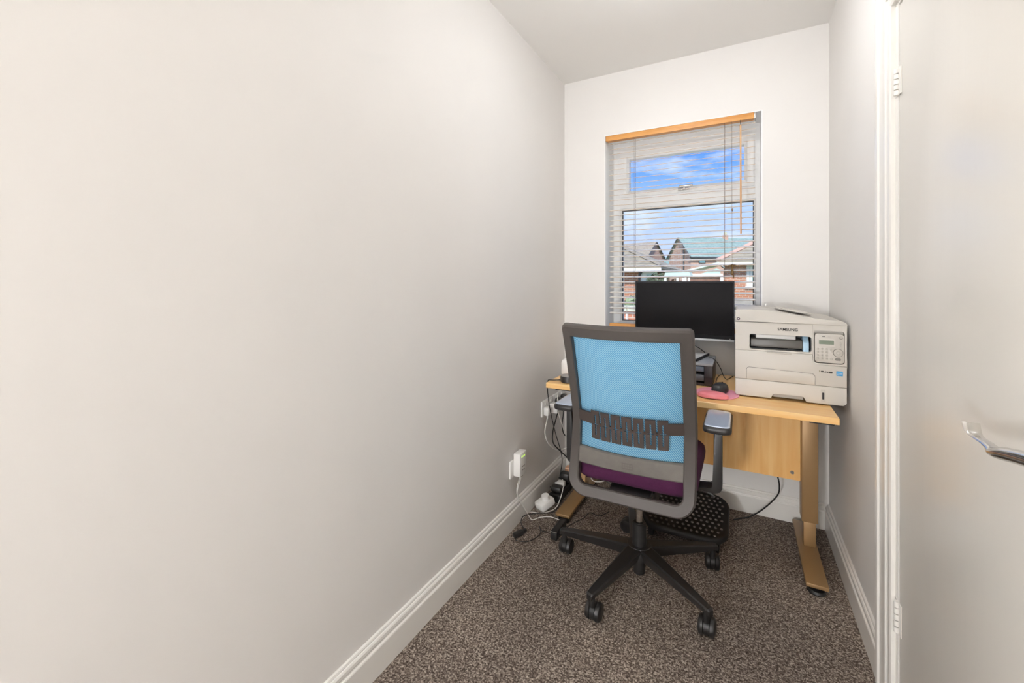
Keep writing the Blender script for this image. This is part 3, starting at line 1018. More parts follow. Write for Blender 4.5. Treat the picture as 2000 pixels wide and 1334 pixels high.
# main body front built around the recess openings
def panel_with_hole(mb, x0, x1, z0, z1, hole, y0, y1):
    """front plate between y0,y1 with a polygonal hole (points run bl..br..tr..tl)"""
    n = len(hole)
    cx = sum(p[0] for p in hole) / n; cz = sum(p[1] for p in hole) / n
    out = []
    for (hx, hz) in hole:
        dx, dz = hx - cx, hz - cz
        c = []
        if dx > 1e-9: c.append((x1 - cx) / dx)
        if dx < -1e-9: c.append((x0 - cx) / dx)
        if dz > 1e-9: c.append((z1 - cz) / dz)
        if dz < -1e-9: c.append((z0 - cz) / dz)
        t = min(c)
        out.append([cx + dx * t, cz + dz * t])
    for (X, Z) in ((x0, z0), (x1, z0), (x1, z1), (x0, z1)):
        i = min(range(n), key=lambda q: (out[q][0] - X) ** 2 + (out[q][1] - Z) ** 2)
        out[i] = [X, Z]
    rows = [[(p[0], y, p[1]) for p in pts] for pts, y in ((out, y1), (out, y0), (hole, y0), (hole, y1))]
    mb.grid(rows + [rows[0]], closed=True)
OX0, OX1, OZ0, OZ1 = 1.019, 1.237, 0.913, 0.976         # output slot
CX1_, CX2_, CZ1_, CZ2_ = 1.243, 1.3425, 0.873, 1.002     # control panel recess
bd_ = MB()
bd_.box(PX0, PX1, PY + 0.030, PYB, drz, 0.906)           # core below the slot
bd_.box(PX0, PX1, PY + 0.12, PYB, 0.906, 1.026)          # core behind the slot
bd_.box(PX0, PX0 + 0.045, PY + 0.024, PY + 0.12, 0.906, 1.026)
bd_.box(1.2405, PX1, PY + 0.024, PY + 0.12, 0.906, 1.026)
bd_.box(PX0 + 0.045, 1.2405, PY + 0.024, PY + 0.12, 1.000, 1.026)
body_p = bd_.obj('body_core', PRN, prn, smooth=False)
fpn = MB()
panel_with_hole(fpn, PX0, 1.2408, 0.9065, 1.0255, rrect(OX0, OX1, OZ0, OZ1, [0.010, 0.010, 0.010, 0.008], 4), PY, PY + 0.024)
fpn.obj('upper_front', PRN, prn, ang=30)
cpn = MB()
panel_with_hole(cpn, 1.2412, PX1, 0.8665, 1.0255, rrect(CX1_ + 0.001, CX2_, CZ1_, CZ2_, 0.010, 4), PY, PY + 0.024)
cpn.obj('panel_surround', PRN, prn, ang=30)
lf = MB()
lf.prism([(PX0, drz + 0.0005), (PX1, drz + 0.0005), (PX1, 0.8655), (1.2405, 0.8655), (1.2405, 0.9055), (PX0, 0.9055)], 'y', PY, PY + 0.030, 0.0012)
lfo = lf.obj('lower_front', PRN, prn, ang=30)
# bypass tray outline (raised flap with thin seam)
tray = rrect(1.008, 1.2475, drz + 0.0008, 0.8345, [0, 0, 0.012, 0.012], 5)
tray = [(x, z - (x - 1.008) * 0.028 if z > 0.80 else z) for x, z in tray]
MB().prism(tray, 'y', PY - 0.0016, PY - 0.0002, 0.0006).obj('tray_flap', PRN, lfo)
trs = [(1.1275 + (x - 1.1275) * 1.010, z + (0.0013 if z > 0.80 else 0)) for x, z in tray]
MB().prism(trs, 'y', PY - 0.0006, PY - 0.0001).obj('tray_seam', SEAM, lfo)
MB().box(1.083, 1.168, PY - 0.0035, PY - 0.0003, 0.9000, 0.9050, 0.001).obj('front_latch', PRN2, lfo)
# dark output tray inside the slot with white strip modelling light from behind and pale blue side
ot = MB().box(OX0 + 0.0005, OX1 - 0.0005, PY + 0.0245, PY + 0.119, 0.9065, 0.9175)
ot.obj('output_floor', SLOT, prn)
MB().box(OX0 + 0.001, OX1 - 0.001, PY + 0.105, PY + 0.119, 0.918, 0.999).obj('slot_back', PRND, prn)
MB().prism([(PY + 0.006, 0.9235), (PY + 0.004, 0.930), (PY + 0.010, 0.953), (PY + 0.018, 0.958), (PY + 0.10, 0.958), (PY + 0.10, 0.9235)], 'x', OX0 + 0.005, OX1 - 0.030, 0.001).obj('output_tray', PRND, prn)
MB().box(OX0 + 0.024, OX1 - 0.052, PY + 0.020, PY + 0.098, 0.9585, 0.9735, 0.001).obj('slot_light_strip', WHITEP, prn)  # solid white strip in place of window light seen through the slot
MB().prism([(PY + 0.004, 0.914), (PY + 0.004, 0.950), (PY + 0.030, 0.974), (PY + 0.10, 0.974), (PY + 0.10, 0.914)], 'x', OX1 - 0.0285, OX1 - 0.0085, 0.002).obj('tray_side', mat('pale_blue_plastic', '#a9c9de', 0.4), prn)
# control panel
cp = thing_cp = MB().prism(rrect(CX1_ + 0.004, CX2_ - 0.002, CZ1_ + 0.004, CZ2_ - 0.011, 0.009, 5), 'y', PY - 0.004, PY + 0.022, 0.0025).obj('control_panel', PRN2, prn)
yk = PY - 0.0042
MB().prism(rrect(1.2540, 1.3125, 0.9415, 0.9730, 0.002), 'y', yk - 0.0008, yk).obj('display_surround', PRN, cp)
MB().prism(rrect(1.2600, 1.3080, 0.9495, 0.9655, 0.0015), 'y', yk - 0.0016, yk - 0.0009).obj('display', LCD, cp)
kb = MB().lathe([(0.0042, 0.0), (0.0040, -0.0011), (0.0030, -0.0015)], (0, 0, 0), 12, 'y')
kb.bm.normal_update()
key0 = kb.obj('keypad_button', KEY, cp)
for v in key0.data.vertices: v.co += OFF[cp.name]
first = True
keys = [(1.2565 + i * 0.0145, 0.9305 - j * 0.0125) for j in range(4) for i in range(3)]
keys += [(1.2995, 0.930), (1.2995, 0.893), (1.3305, 0.957), (1.3305, 0.9485), (1.3305, 0.940)]
for x, z in keys:
    o = key0 if first else key0.copy()
    if not first: COL.objects.link(o)
    first = False
    o.parent = cp
    o.location = Vector((x, yk, z)) - OFF[cp.name]
digits = '123456789*0#'
for q in range(12):
    x, z = keys[q]
    text_obj('key_print', digits[q], 0.0055, (x, yk - 0.0017, z), FRONT, SEAM, cp, 0.0001)
MB().lathe([(0.0165, 0.0), (0.0160, -0.0014), (0.0150, -0.0016)], (1.3215, yk, 0.9185), 28, 'y').obj('dial_ring', SEAM, cp)
MB().lathe([(0.0150, -0.0017), (0.0145, -0.0026), (0.0075, -0.0028)], (1.3215, yk, 0.9185), 28, 'y').obj('dial', KEY, cp)
MB().lathe([(0.0065, -0.0029), (0.0055, -0.0038)], (1.3215, yk, 0.9185), 20, 'y').obj('dial_centre', PRN2, cp)
MB().lathe([(0.0055, 0.0), (0.0055, -0.0012), (0.0042, -0.0015)], (1.3305, yk, 0.9775), 18, 'y').obj('power_key', SEAM, cp)
MB().lathe([(0.0046, -0.0016), (0.0040, -0.0020)], (1.3305, yk, 0.9775), 18, 'y').obj('power_key_cap', PRN2, cp)
MB().prism(rrect(1.3115, 1.3305, 0.8880, 0.8970, 0.0044), 'y', yk - 0.0020, yk).obj('start_key', mat('start_key_grey', '#7b766e', 0.5), cp)
MB().prism(rrect(1.2700, 1.2800, 0.9785, 0.9820, 0.0015), 'y', yk - 0.0010, yk).obj('status_key', mat('status_key', '#6f6b64', 0.5), cp)
MB().prism(rrect(1.2895, 1.2985, 0.9785, 0.9820, 0.0015), 'y', yk - 0.0010, yk).obj('eco_key', KEY, cp)
# scanner lid with falling right shoulder
lid = [(PX0, 1.0285), (PX1 + 0.001, 1.0245), (PX1 + 0.001, 1.031), (1.345, 1.038), (1.333, 1.0435), (1.322, 1.0452), (1.29, 1.0460), (1.25, 1.0500), (1.21, 1.0560), (1.165, 1.0645), (1.120, 1.0730), (1.090, 1.0775), (1.06, 1.0790), (PX0 + 0.008, 1.0790), (PX0 + 0.001, 1.0740)]
ld = MB().prism(lid, 'y', PY - 0.002, PYB, 0.002).obj('scanner_lid', PRN, prn, ang=25)
MB().box(PX0 + 0.002, PX1 - 0.001, PY + 0.004, PYB - 0.004, 1.0262, 1.0290).obj('lid_seam', PRND, prn)
rib = [(1.012, 1.0295), (1.018, 1.0355), (1.022, 1.0365), (1.285, 1.0322), (1.2905, 1.0310), (1.296, 1.0265)]
MB().prism(rib, 'y', PY - 0.0045, PY - 0.0021, 0.0008).obj('lid_lip', PRN, ld)
MB().prism([(1.123, 1.086), (1.128, 1.083), (1.20, 1.068), (1.245, 1.062), (1.247, 1.0645), (1.20, 1.0735), (1.15, 1.0825)], 'y', 2.16, 2.34, 0.0005).obj('paper_guide', PRN, ld)
lt = MB().prism([(0.0 + 1.0855, 1.0800), (1.094, 1.0790), (1.094, 1.094), (1.0855, 1.0945)], 'y', 2.34, 2.40, 0.0005)
lt.obj('feed_guide', WHITEP, ld)
MB().lathe([(0.0062, -0.0003), (0.0062, -0.0012)], (0.9775, PY - 0.002, 1.0385), 18, 'y').obj('purple_badge', mat('badge_purple', '#3c1f33', 0.5), ld)
MB().lathe([(0.0028, -0.0013), (0.0028, -0.0017)], (0.9770, PY - 0.002, 1.0390), 12, 'y').obj('badge_mark', PRN, ld)
text_obj('brand_lettering', 'S\u039bMSUNG', 0.0150, (1.1555, PY - 0.0006, 1.0005), FRONT, INKB, prn, 0.0004, 1.02, bold=0.00035)
fy = PY - 0.0006
text_obj('feature_mark', '(', 0.0095, (1.2625, fy, 0.8415), FRONT, mat('mark_olive', '#6b6a2c', 0.6), lfo, 0.0002, bold=0.0003)
text_obj('feature_mark', ')', 0.0095, (1.2835, fy, 0.8400), FRONT, INKB, lfo, 0.0002, bold=0.0003)
MB().prism(rrect(1.2665, 1.2765, 0.8375, 0.8432, 0.0025), 'y', fy - 0.0003, fy).obj('feature_mark', INKB, lfo)
MB().prism([(1.2775, 0.8372), (1.2812, 0.8372), (1.2812, 0.8382), (1.2775, 0.8382)], 'y', fy - 0.0003, fy).obj('feature_mark', INKB, lfo)
MB().prism([(1.2868, 0.8365), (1.2908, 0.8365), (1.2888, 0.8425)], 'y', fy - 0.0003, fy).obj('feature_mark', INKB, lfo)
MB().prism(rrect(1.2915, 1.3045, 0.8355, 0.8420, 0.0028), 'y', fy - 0.0003, fy).obj('feature_mark', INKB, lfo)
es = MB().prism(rrect(1.3165, 1.3370, 0.8280, 0.8465, 0.0005), 'y', PY - 0.0010, PY - 0.0002).obj('energy_sticker', BLUE, prn)
text_obj('sticker_script', 'energy', 0.0062, (1.3268, PY - 0.0013, 0.8385), FRONT, WHITEP, es, 0.0001)
MB().box(1.3175, 1.3360, PY - 0.0013, PY - 0.00105, 0.8328, 0.8337).obj('sticker_line', WHITEP, es)
MB().box(PX1 + 0.0002, PX1 + 0.003, PY + 0.010, PY + 0.060, 0.858, 0.893, 0.001).obj('side_catch', PRN, prn)

# ------------------------------------------------------------------ inkjet printer, tablet, mouse, mat, keyboard
ij = thing('inkjet_printer', (0.66, 2.32, ZD), 'low dark inkjet printer with a silver lid beneath the monitor', 'printer')
ix0, ix1, iy0, iy1 = 0.455, 0.871, 2.19, 2.452
b = MB()
b.box(ix0, ix0 + 0.035, iy0, iy1, ZD + 0.0006, ZD + 0.094, 0.003); b.box(ix1 - 0.037, ix1, iy0, iy1, ZD + 0.0006, ZD + 0.094, 0.003)
b.box(ix0 + 0.035, ix1 - 0.037, iy0 + 0.10, iy1, ZD + 0.0006, ZD + 0.094)
b.box(ix0 + 0.035, ix1 - 0.037, iy0 + 0.002, iy0 + 0.10, ZD + 0.0006, ZD + 0.013)
b.obj('body', INKJ, ij)
MB().box(ix0, ix1 + 0.001, iy0 - 0.001, iy1, ZD + 0.0945, ZD + 0.106, 0.003).obj('lid', INKT, ij)
MB().box(ix0 + 0.036, ix1 - 0.038, iy0 + 0.004, iy0 + 0.06, ZD + 0.066, ZD + 0.090, 0.002).obj('control_fascia', mat('inkjet_blue_grey', '#6f7a88', 0.35), ij)
MB().box(ix0 + 0.036, ix1 - 0.038, iy0 + 0.003, iy0 + 0.085, ZD + 0.022, ZD + 0.052, 0.002).obj('output_flap', mat('inkjet_flap', '#55565b', 0.35), ij)
MB().box(ix1 - 0.0362, ix1 + 0.0006, iy0 - 0.0008, iy0 + 0.012, ZD + 0.0405, ZD + 0.0420).obj('corner_seam', SLOT, ij)
tab = MB()
tab.prism([(0.545, 2.232), (0.802, 2.226), (0.842, 2.440), (0.57, 2.446)], 'z', ZD + 0.1065, ZD + 0.1185, 0.002)
tabo = thing('tablet', (0.69, 2.34, ZD + 0.1062), 'thin dark-edged tablet lying flat on top of the inkjet printer', 'tablet')
tab.obj('casing', SCREENB, tabo)
MB().prism([(0.548, 2.235), (0.799, 2.229), (0.838, 2.437), (0.573, 2.443)], 'z', ZD + 0.1187, ZD + 0.1205).obj('top_cover', mat('tablet_cover', '#c9c7c3', 0.4), tabo)

mt = thing('mouse_mat', (0.905, 2.06, ZD), 'pink gel mouse mat with a padded wrist rest on the desk', 'mouse mat')
def ell(cx, cy, rx, ry, z, n=28): return [(cx + rx * math.cos(2 * math.pi * k / n), cy + ry * math.sin(2 * math.pi * k / n), z) for k in range(n)]
mb_ = MB()
V = mb_.grid([ell(0.893, 2.070, 0.088, 0.100, ZD + 0.0006), ell(0.893, 2.070, 0.089, 0.101, ZD + 0.003), ell(0.893, 2.070, 0.087, 0.099, ZD + 0.0045)], closed=True)
mb_.bm.faces.new(V[0][::-1]); mb_.bm.faces.new(V[-1])
# keep the mat clear of the printer body above it
mb_.obj('pad', PINK, mt)
wr = MB()
rings = [ell(0.882, 1.992, 0.060 * k, 0.040 * k, ZD + z) for k, z in ((1.0, 0.0046), (1.01, 0.010), (0.95, 0.017), (0.78, 0.022), (0.45, 0.0245), (0.1, 0.025))]
V = wr.grid(rings, closed=True)
wr.bm.faces.new(V[-1])
wr.obj('wrist_rest', mat('pink_gel', '#f08a92', 0.35), mt)

mo = thing('computer_mouse', (0.912, 2.105, ZD + 0.0045), 'black wired computer mouse resting on the pink mat', 'mouse')
ang = R(-14)
Rm = Matrix.Rotation(ang, 3, 'Z')
def mouse_ring(k, z, sh=0):
    out = []
    for i in range(28):
        t = 2 * math.pi * i / 28
        x = 0.031 * k * math.copysign(abs(math.cos(t)) ** 0.8, math.cos(t)); y = 0.054 * k * math.copysign(abs(math.sin(t)) ** 0.85, math.sin(t)) + sh
        x *= 1 - 0.10 * (y / 0.054)
        p = Rm @ Vector((x, y, 0))
        out.append((0.906 + p.x, 2.100 + p.y, ZD + 0.0048 + z))
    return out
m1 = MB()
V = m1.grid([mouse_ring(0.94, 0.0), mouse_ring(1.0, 0.004), mouse_ring(1.0, 0.012), mouse_ring(0.95, 0.021, -0.001), mouse_ring(0.82, 0.030, -0.003), mouse_ring(0.6, 0.0355, -0.005), mouse_ring(0.3, 0.038, -0.006), mouse_ring(0.05, 0.0385, -0.006)], closed=True)
m1.bm.faces.new(V[0][::-1]); m1.bm.faces.new(V[-1])
shell = m1.obj('shell', mat('mouse_black', '#2c2b2d', 0.28), mo, ang=70)
p = Rm @ Vector((0, 0.030, 0))
MB().lathe([(0.0075, -0.0025), (0.0085, 0.0), (0.0075, 0.0025)], (0.906 + p.x, 2.100 + p.y, ZD + 0.0338), 16, 'x').obj('scroll_wheel', BLACKP, mo)
MB().tube([(0.897, 2.158, 0.716), (0.888, 2.20, 0.709), (0.8795, 2.30, 0.7085), (0.882, 2.42, 0.7085), (0.895, 2.490, 0.7085)], 0.0016).obj('cable', BLACKP, mo)

kb_ = thing('keyboard', (0.60, 2.05, ZD), 'black keyboard lying behind the chair back', 'keyboard')
MB().box(0.395, 0.7985, 2.005, 2.140, ZD + 0.0006, ZD + 0.014, 0.004).obj('case', BLACKP, kb_)
k0 = MB().box(-0.008, 0.008, -0.008, 0.008, 0, 0.005, 0.0015).obj('key', BLACKS, kb_)
for v in k0.data.vertices: v.co += OFF[kb_.name]
first = True
for j in range(6):
    for i in range(20):
        o = k0 if first else k0.copy()
        if not first: COL.objects.link(o)
        first = False
        o.parent = kb_
        o.location = Vector((0.411 + i * 0.0196, 2.022 + j * 0.0196, ZD + 0.0142)) - OFF[kb_.name]

# ------------------------------------------------------------------ router and smart speaker
rt_ = thing('wifi_router', (0.222, 2.09, ZD), 'white rounded cube-shaped router at the left end of the desk', 'router')
rr_ = MB()
rings = []
for ins, z in ((0.018, 0.0006), (0.006, 0.006), (0.0, 0.018), (0.0, 0.072), (0.004, 0.084), (0.013, 0.092), (0.028, 0.096)):
    rings.append([(x, y, ZD + z) for x, y in rrect(0.165 + ins, 0.275 - ins, 2.040 + ins, 2.150 - ins, 0.032 - ins * .5, 6)])
V = rr_.grid(rings, closed=True)
rr_.bm.faces.new(V[0][::-1]); rr_.bm.faces.new(V[-1])
rr_.obj('body', WHITEP, rt_, ang=60)
MB().box(0.214, 0.226, 2.0385, 2.0398, ZD + 0.012, ZD + 0.015).obj('status_light', KEY, rt_)
spk = thing('smart_speaker', (0.243, 1.965, ZD), 'small black puck-shaped speaker in front of the white router', 'speaker')
MB().lathe([(0.036, 0.0006), (0.0395, 0.004), (0.0400, 0.026), (0.0385, 0.031)], (0.243, 1.965, ZD), 32).obj('body', BLACKS, spk)
MB().lathe([(0.0380, 0.0312), (0.0370, 0.0330), (0.0300, 0.0325)], (0.243, 1.965, ZD), 32).obj('top_ring', mat('speaker_top', '#8a8580', 0.4), spk)

# ------------------------------------------------------------------ wall sockets, adapters, plugs and cables on the left
def socket(y0, y1, z0, z1, label, n=2):
    t = thing('wall_socket', (0, (y0 + y1) / 2, z0), label, 'socket', 'double sockets under the desk')
    MB().box(0.0006, 0.010, y0, y1, z0, z1, 0.003).obj('face_plate', WHITEP, t)
    for k in range(n):
        yc = y0 + (y1 - y0) * (k + .5) / n
        MB().box(0.0101, 0.014, yc - 0.006, yc + 0.006, z1 - 0.024, z1 - 0.008, 0.001).obj('switch', WHITEP, t)
    return t
socket(2.170, 2.328, 0.437, 0.524, 'white double socket plate nearer the camera below the desk')
socket(2.336, 2.494, 0.437, 0.524, 'white double socket plate nearer the window corner below the desk')
def plug(y, z, m, label, w=0.046, h=0.048, d=0.032):
    t = thing('mains_plug', (0.0105, y, z), label, 'plug')
    MB().box(0.0105, 0.0105 + d, y - w / 2, y + w / 2, z - h / 2, z + h / 2, 0.009).obj('body', m, t)
    MB().cyl((0.0105 + d * .5, y, z - h / 2 - 0.015), (0.0105 + d * .5, y, z - h / 2 + 0.004), 0.004, 0.006, 10).obj('cord_grip', m, t)
    return t
plug(2.205, 0.468, WHITEP, 'white mains plug in the nearer double socket')
ad = thing('usb_charger', (0.0105, 2.290, 0.465), 'boxy white charger plugged in beside the white plug', 'charger')
MB().box(0.0105, 0.062, 2.262, 2.318, 0.440, 0.492, 0.006).obj('body', WHITEP, ad)
MB().box(0.0622, 0.0628, 2.286, 2.289, 0.452, 0.476).obj('port', SLOT, ad)
plug(2.372, 0.480, BLACKS, 'left black mains plug in the socket by the corner')
plug(2.455, 0.482, BLACKS, 'right black mains plug in the socket by the corner')

pl = thing('powerline_adapter', (0.0, 1.86, 0.30), 'white powerline adapter with green lights plugged low on the left wall', 'adapter')
MB().box(0.0006, 0.009, 1.800, 1.925, 0.242, 0.326, 0.003).obj('socket_plate', WHITEP, pl)
MB().box(0.0092, 0.047, 1.828, 1.900, 0.248, 0.360, 0.005).obj('body', WHITEP, pl)
for k in range(3):
    MB().box(0.0471, 0.0478, 1.845 + k * 0.014, 1.850 + k * 0.014, 0.340, 0.346).obj('status_led', GREENLED, pl)
MB().box(0.0471, 0.0476, 1.846, 1.876, 0.293, 0.296).obj('vent_slot', SEAM, pl)
MB().box(0.0471, 0.0476, 1.846, 1.876, 0.276, 0.279).obj('vent_slot', SEAM, pl)
MB().box(0.020, 0.036, 1.862, 1.880, 0.236, 0.2478, 0.002).obj('network_port', mat('port_green', '#6c7a45', 0.5), pl)

st_ = thing('power_strip', (0.095, 2.28, 0), 'black power strip on the carpet behind the left desk foot', 'power strip')
MB().box(0.062, 0.128, 2.135, 2.440, 0.0008, 0.042, 0.006).obj('body', BLACKS, st_)
for k in range(4):
    MB().box(0.072, 0.118, 2.150 + k * 0.072, 2.205 + k * 0.072, 0.0422, 0.0432).obj('outlet', BLACKP, st_)
def strip_plug(y, m, label, h=0.045, w=0.05, name='mains_plug', cat='plug'):
    t = thing(name, (0.095, y, 0.0435), label, cat)
    MB().box(0.095 - w / 2, 0.095 + w / 2, y - 0.024, y + 0.024, 0.0436, 0.0436 + h, 0.010).obj('body', m, t)
    MB().cyl((0.095 - w / 2 - 0.012, y, 0.058), (0.095 - w / 2 + 0.005, y, 0.058), 0.004, 0.006, 10).obj('cord_grip', m, t)
strip_plug(2.178, BLACKS, 'black plug at the near end of the power strip', 0.030, 0.062)
strip_plug(2.236, WHITEP, 'low white plug between two black plugs on the strip', 0.032, 0.046)
strip_plug(2.304, BLACKS, 'tall black plug in the middle of the power strip', 0.055, 0.056)
strip_plug(2.380, ORANGEP, 'peach-tinted charger at the far end of the power strip', 0.060, 0.052, 'usb_charger', 'charger')

wa_ = thing('plug_adapter', (0.085, 2.055, 0), 'white plug adapter with a round cap on the carpet by the skirting', 'adapter')
Mz = Matrix.Translation((0.080, 2.062, 0.0)) @ Matrix.Rotation(R(-25), 4, 'Z') @ Matrix.Rotation(R(14), 4, 'X')
ab = MB().box(-0.033, 0.033, -0.045, 0.045, 0.014, 0.052, 0.008, M=Mz)
ab.obj('body', WHITEP, wa_)
ab = MB().box(-0.030, 0.030, -0.047, 0.030, 0.013, 0.0135, 0.0, M=Mz)
ab.obj('base_plate', KEY, wa_)
cap = MB()
cap.cyl(Mz @ Vector((0.004, 0.008, 0.0522)), Mz @ Vector((0.004, 0.008, 0.074)), 0.0215, 0.0200, 24)
cap.obj('round_cap', WHITEP, wa_)

br_ = thing('power_brick', (0.225, 1.885, 0), 'black rectangular power brick lying on the carpet by a chair caster', 'power supply')
MB().box(0.207, 0.239, 1.822, 1.950, 0.0008, 0.040, 0.004).obj('case', BLACKP, br_)
MB().box(0.2065, 0.2395, 1.8215, 1.8235, 0.0375, 0.0395).obj('edge_trim', STEEL, br_)
fp2 = thing('loose_plug', (0.066, 1.778, 0), 'loose black plug lying on the carpet against the skirting', 'plug')
Mp = Matrix.Translation((0.066, 1.778, 0.0008)) @ Matrix.Rotation(R(-22), 4, 'Z')
MB().box(-0.012, 0.012, -0.030, 0.022, 0.0, 0.022, 0.005, M=Mp).obj('body', BLACKS, fp2)
MB().box(-0.008, 0.008, 0.022, 0.046, 0.003, 0.018, 0.004, M=Mp).obj('cord_grip', BLACKS, fp2)

def cable(pts, r, m, label, cat='cable'):
    o = MB().tube(pts, r, 8, 7).obj('cable', m)
    return tag(o, label, cat)
cable([(0.0265, 2.205, 0.428), (0.026, 2.170, 0.36), (0.040, 2.185, 0.295), (0.060, 2.255, 0.240), (0.085, 2.30, 0.232), (0.125, 2.33, 0.246)], 0.0034, WHITEC, 'thick white cable looping down from the white mains plug')
cable([(0.0265, 2.372, 0.440), (0.030, 2.33, 0.40), (0.038, 2.255, 0.335), (0.050, 2.236, 0.280), (0.085, 2.27, 0.225), (0.130, 2.31, 0.165)], 0.0034, BLACKP, 'thick black cable curving from the left corner plug towards the floor')
cable([(0.2010, 1.965, ZD + 0.006), (0.172, 1.955, ZD + 0.004), (0.1500, 1.944, ZD + 0.0045), (0.1450, 1.940, ZD + 0.002), (0.1425, 1.938, ZD - 0.02), (0.139, 1.950, 0.640), (0.125, 2.010, 0.545), (0.112, 2.110, 0.395), (0.108, 2.220, 0.215), (0.066, 2.290, 0.068)], 0.0024, BLACKP, 'thin black cable dropping from the puck speaker over the desk edge')
cable([(0.0265, 2.455, 0.442), (0.045, 2.40, 0.40), (0.055, 2.355, 0.345), (0.085, 2.320, 0.306), (0.135, 2.305, 0.312), (0.168, 2.325, 0.325)], 0.0032, BLACKP, 'black cable bending right from the right corner plug')
cable([(0.183, 1.985, 0.655), (0.170, 2.000, 0.60), (0.160, 2.035, 0.530), (0.166, 2.120, 0.390), (0.172, 2.195, 0.276), (0.150, 2.25, 0.16)], 0.0024, WHITEC, 'thin white cable hanging from the bracket under the desktop')
cable([(0.026, 1.868, 0.234), (0.027, 1.835, 0.20), (0.030, 1.830, 0.160), (0.040, 1.862, 0.104), (0.032, 1.930, 0.035), (0.040, 1.985, 0.006), (0.085, 2.003, 0.005), (0.130, 2.065, 0.010), (0.140, 2.118, 0.045), (0.136, 2.172, 0.090), (0.118, 2.200, 0.105)], 0.0022, WHITEC, 'white cable from the powerline adapter sweeping over to the power strip')
cable([(0.030, 1.874, 0.234), (0.034, 1.826, 0.19), (0.034, 1.828, 0.150), (0.042, 1.880, 0.085), (0.040, 1.940, 0.008), (0.067, 1.924, 0.004), (0.092, 1.962, 0.004), (0.135, 1.990, 0.004), (0.196, 1.960, 0.020)], 0.0020, WHITEC, 'white cable from the powerline adapter running to the power brick')
cable([(0.074, 1.820, 0.010), (0.034, 1.862, 0.014), (0.028, 1.915, 0.020), (0.078, 1.972, 0.016), (0.140, 2.022, 0.016), (0.150, 2.095, 0.03), (0.147, 2.150, 0.05)], 0.0022, BLACKP, 'black cable from the loose plug along the skirting')
cable([(0.060, 1.746, 0.006), (0.080, 1.735, 0.004), (0.130, 1.762, 0.004), (0.150, 1.835, 0.004), (0.120, 1.89, 0.004), (0.150, 1.86, 0.004), (0.204, 1.858, 0.016)], 0.0018, BLACKP, 'thin black cable looping on the carpet to the power brick')
cable([(0.2405, 1.838, 0.012), (0.246, 1.900, 0.004), (0.243, 1.940, 0.004), (0.252, 1.975, 0.004), (0.266, 2.012, 0.004), (0.288, 2.060, 0.004), (0.300, 2.125, 0.004), (0.350, 2.115, 0.004), (0.385, 2.180, 0.004)], 0.0018, BLACKP, 'thin black cable wriggling from the power brick under the seat')
cable([(1.128, 2.395, 0.31), (1.140, 2.400, 0.27), (1.150, 2.418, 0.213), (1.142, 2.430, 0.157), (1.087, 2.452, 0.070), (1.030, 2.470, 0.008), (0.985, 2.430, 0.005), (0.955, 2.400, 0.005)], 0.0032, BLACKP, 'black cable curving down from the wooden panel to the carpet')
cable([(0.735, 2.420, 0.905), (0.758, 2.450, 0.866), (0.800, 2.472, 0.836), (0.830, 2.480, 0.80), (0.84, 2.482, 0.72)], 0.0022, BLACKP, 'short black cable behind the monitor and inkjet printer')
cable([(0.846, 2.350, ZD + 0.109), (0.862, 2.330, ZD + 0.112), (0.8795, 2.312, 0.806), (0.898, 2.330, 0.772), (0.911, 2.335, 0.735), (0.925, 2.380, 0.709), (0.950, 2.470, 0.709)], 0.0018, BLACKP, 'black charging cable drooping from the tablet beside the laser printer')
for i, (pts, lab) in enumerate((
    ([(0.20, 2.33, 0.30), (0.23, 2.335, 0.16), (0.24, 2.34, 0.075), (0.29, 2.345, 0.070), (0.345, 2.345, 0.100), (0.365, 2.35, 0.100)], 'white cable sagging under the desk behind the left leg'),
    ([(0.225, 2.36, 0.28), (0.262, 2.36, 0.12), (0.285, 2.36, 0.080), (0.32, 2.362, 0.092), (0.345, 2.365, 0.130), (0.33, 2.37, 0.2)], 'second white cable coiled behind the left desk leg'),
    ([(0.23, 2.385, 0.24), (0.30, 2.385, 0.138), (0.345, 2.386, 0.110), (0.40, 2.388, 0.095)], 'thin white cable slanting down behind the left desk leg'))):
    cable(pts, 0.0026, WHITEC, lab)
for pts, lab in (([(0.16, 2.38, 0.30), (0.22, 2.40, 0.17), (0.30, 2.405, 0.125), (0.38, 2.41, 0.075)], 'black cable slanting behind the white cables under the desk'),
                 ([(0.15, 2.42, 0.24), (0.20, 2.425, 0.13), (0.26, 2.43, 0.06), (0.34, 2.435, 0.02)], 'black cable low on the skirting behind the left desk leg')):
    cable(pts, 0.0026, BLACKP, lab)

# ------------------------------------------------------------------ added lamps, both out of view: ceiling dome and globe behind the camera
DIFF = mat('added_dome_diffuser', '#fff6e8', 0.5, emit='#f5f9ff', estr=ADDED_DOME_GLOW)
LX, LY = DOME
lp = thing('added_ceiling_light', (LX, LY, H), 'round domed ceiling light added over the chair, unseen above the frame', 'lamp')
MB().lathe([(0.190, -0.0006), (0.200, -0.006), (0.200, -0.024), (0.196, -0.028)], (LX, LY, H), 40).obj('housing', WHITEP, lp)
MB().lathe([(0.194, -0.0285), (0.192, -0.050), (0.182, -0.075), (0.160, -0.098), (0.120, -0.116), (0.06, -0.126), (0.01, -0.128)], (LX, LY, H), 40).obj('diffuser', DIFF, lp)
GLOB = mat('fill_globe_glass', '#fff6e8', 0.5, emit='#f5f9ff', estr=FILL_GLOBE_GLOW)
LX, LY, LZ = GLOBE
lp = thing('added_floor_lamp', (LX, LY, 0), 'white globe floor lamp added unseen behind the camera for fill light', 'lamp')  # unseen globe added as frontal fill for the lower half of the room
MB().lathe([(0.13, 0.0006), (0.132, 0.012), (0.12, 0.018), (0.02, 0.024)], (LX, LY, 0), 32).obj('base', STEEL, lp)
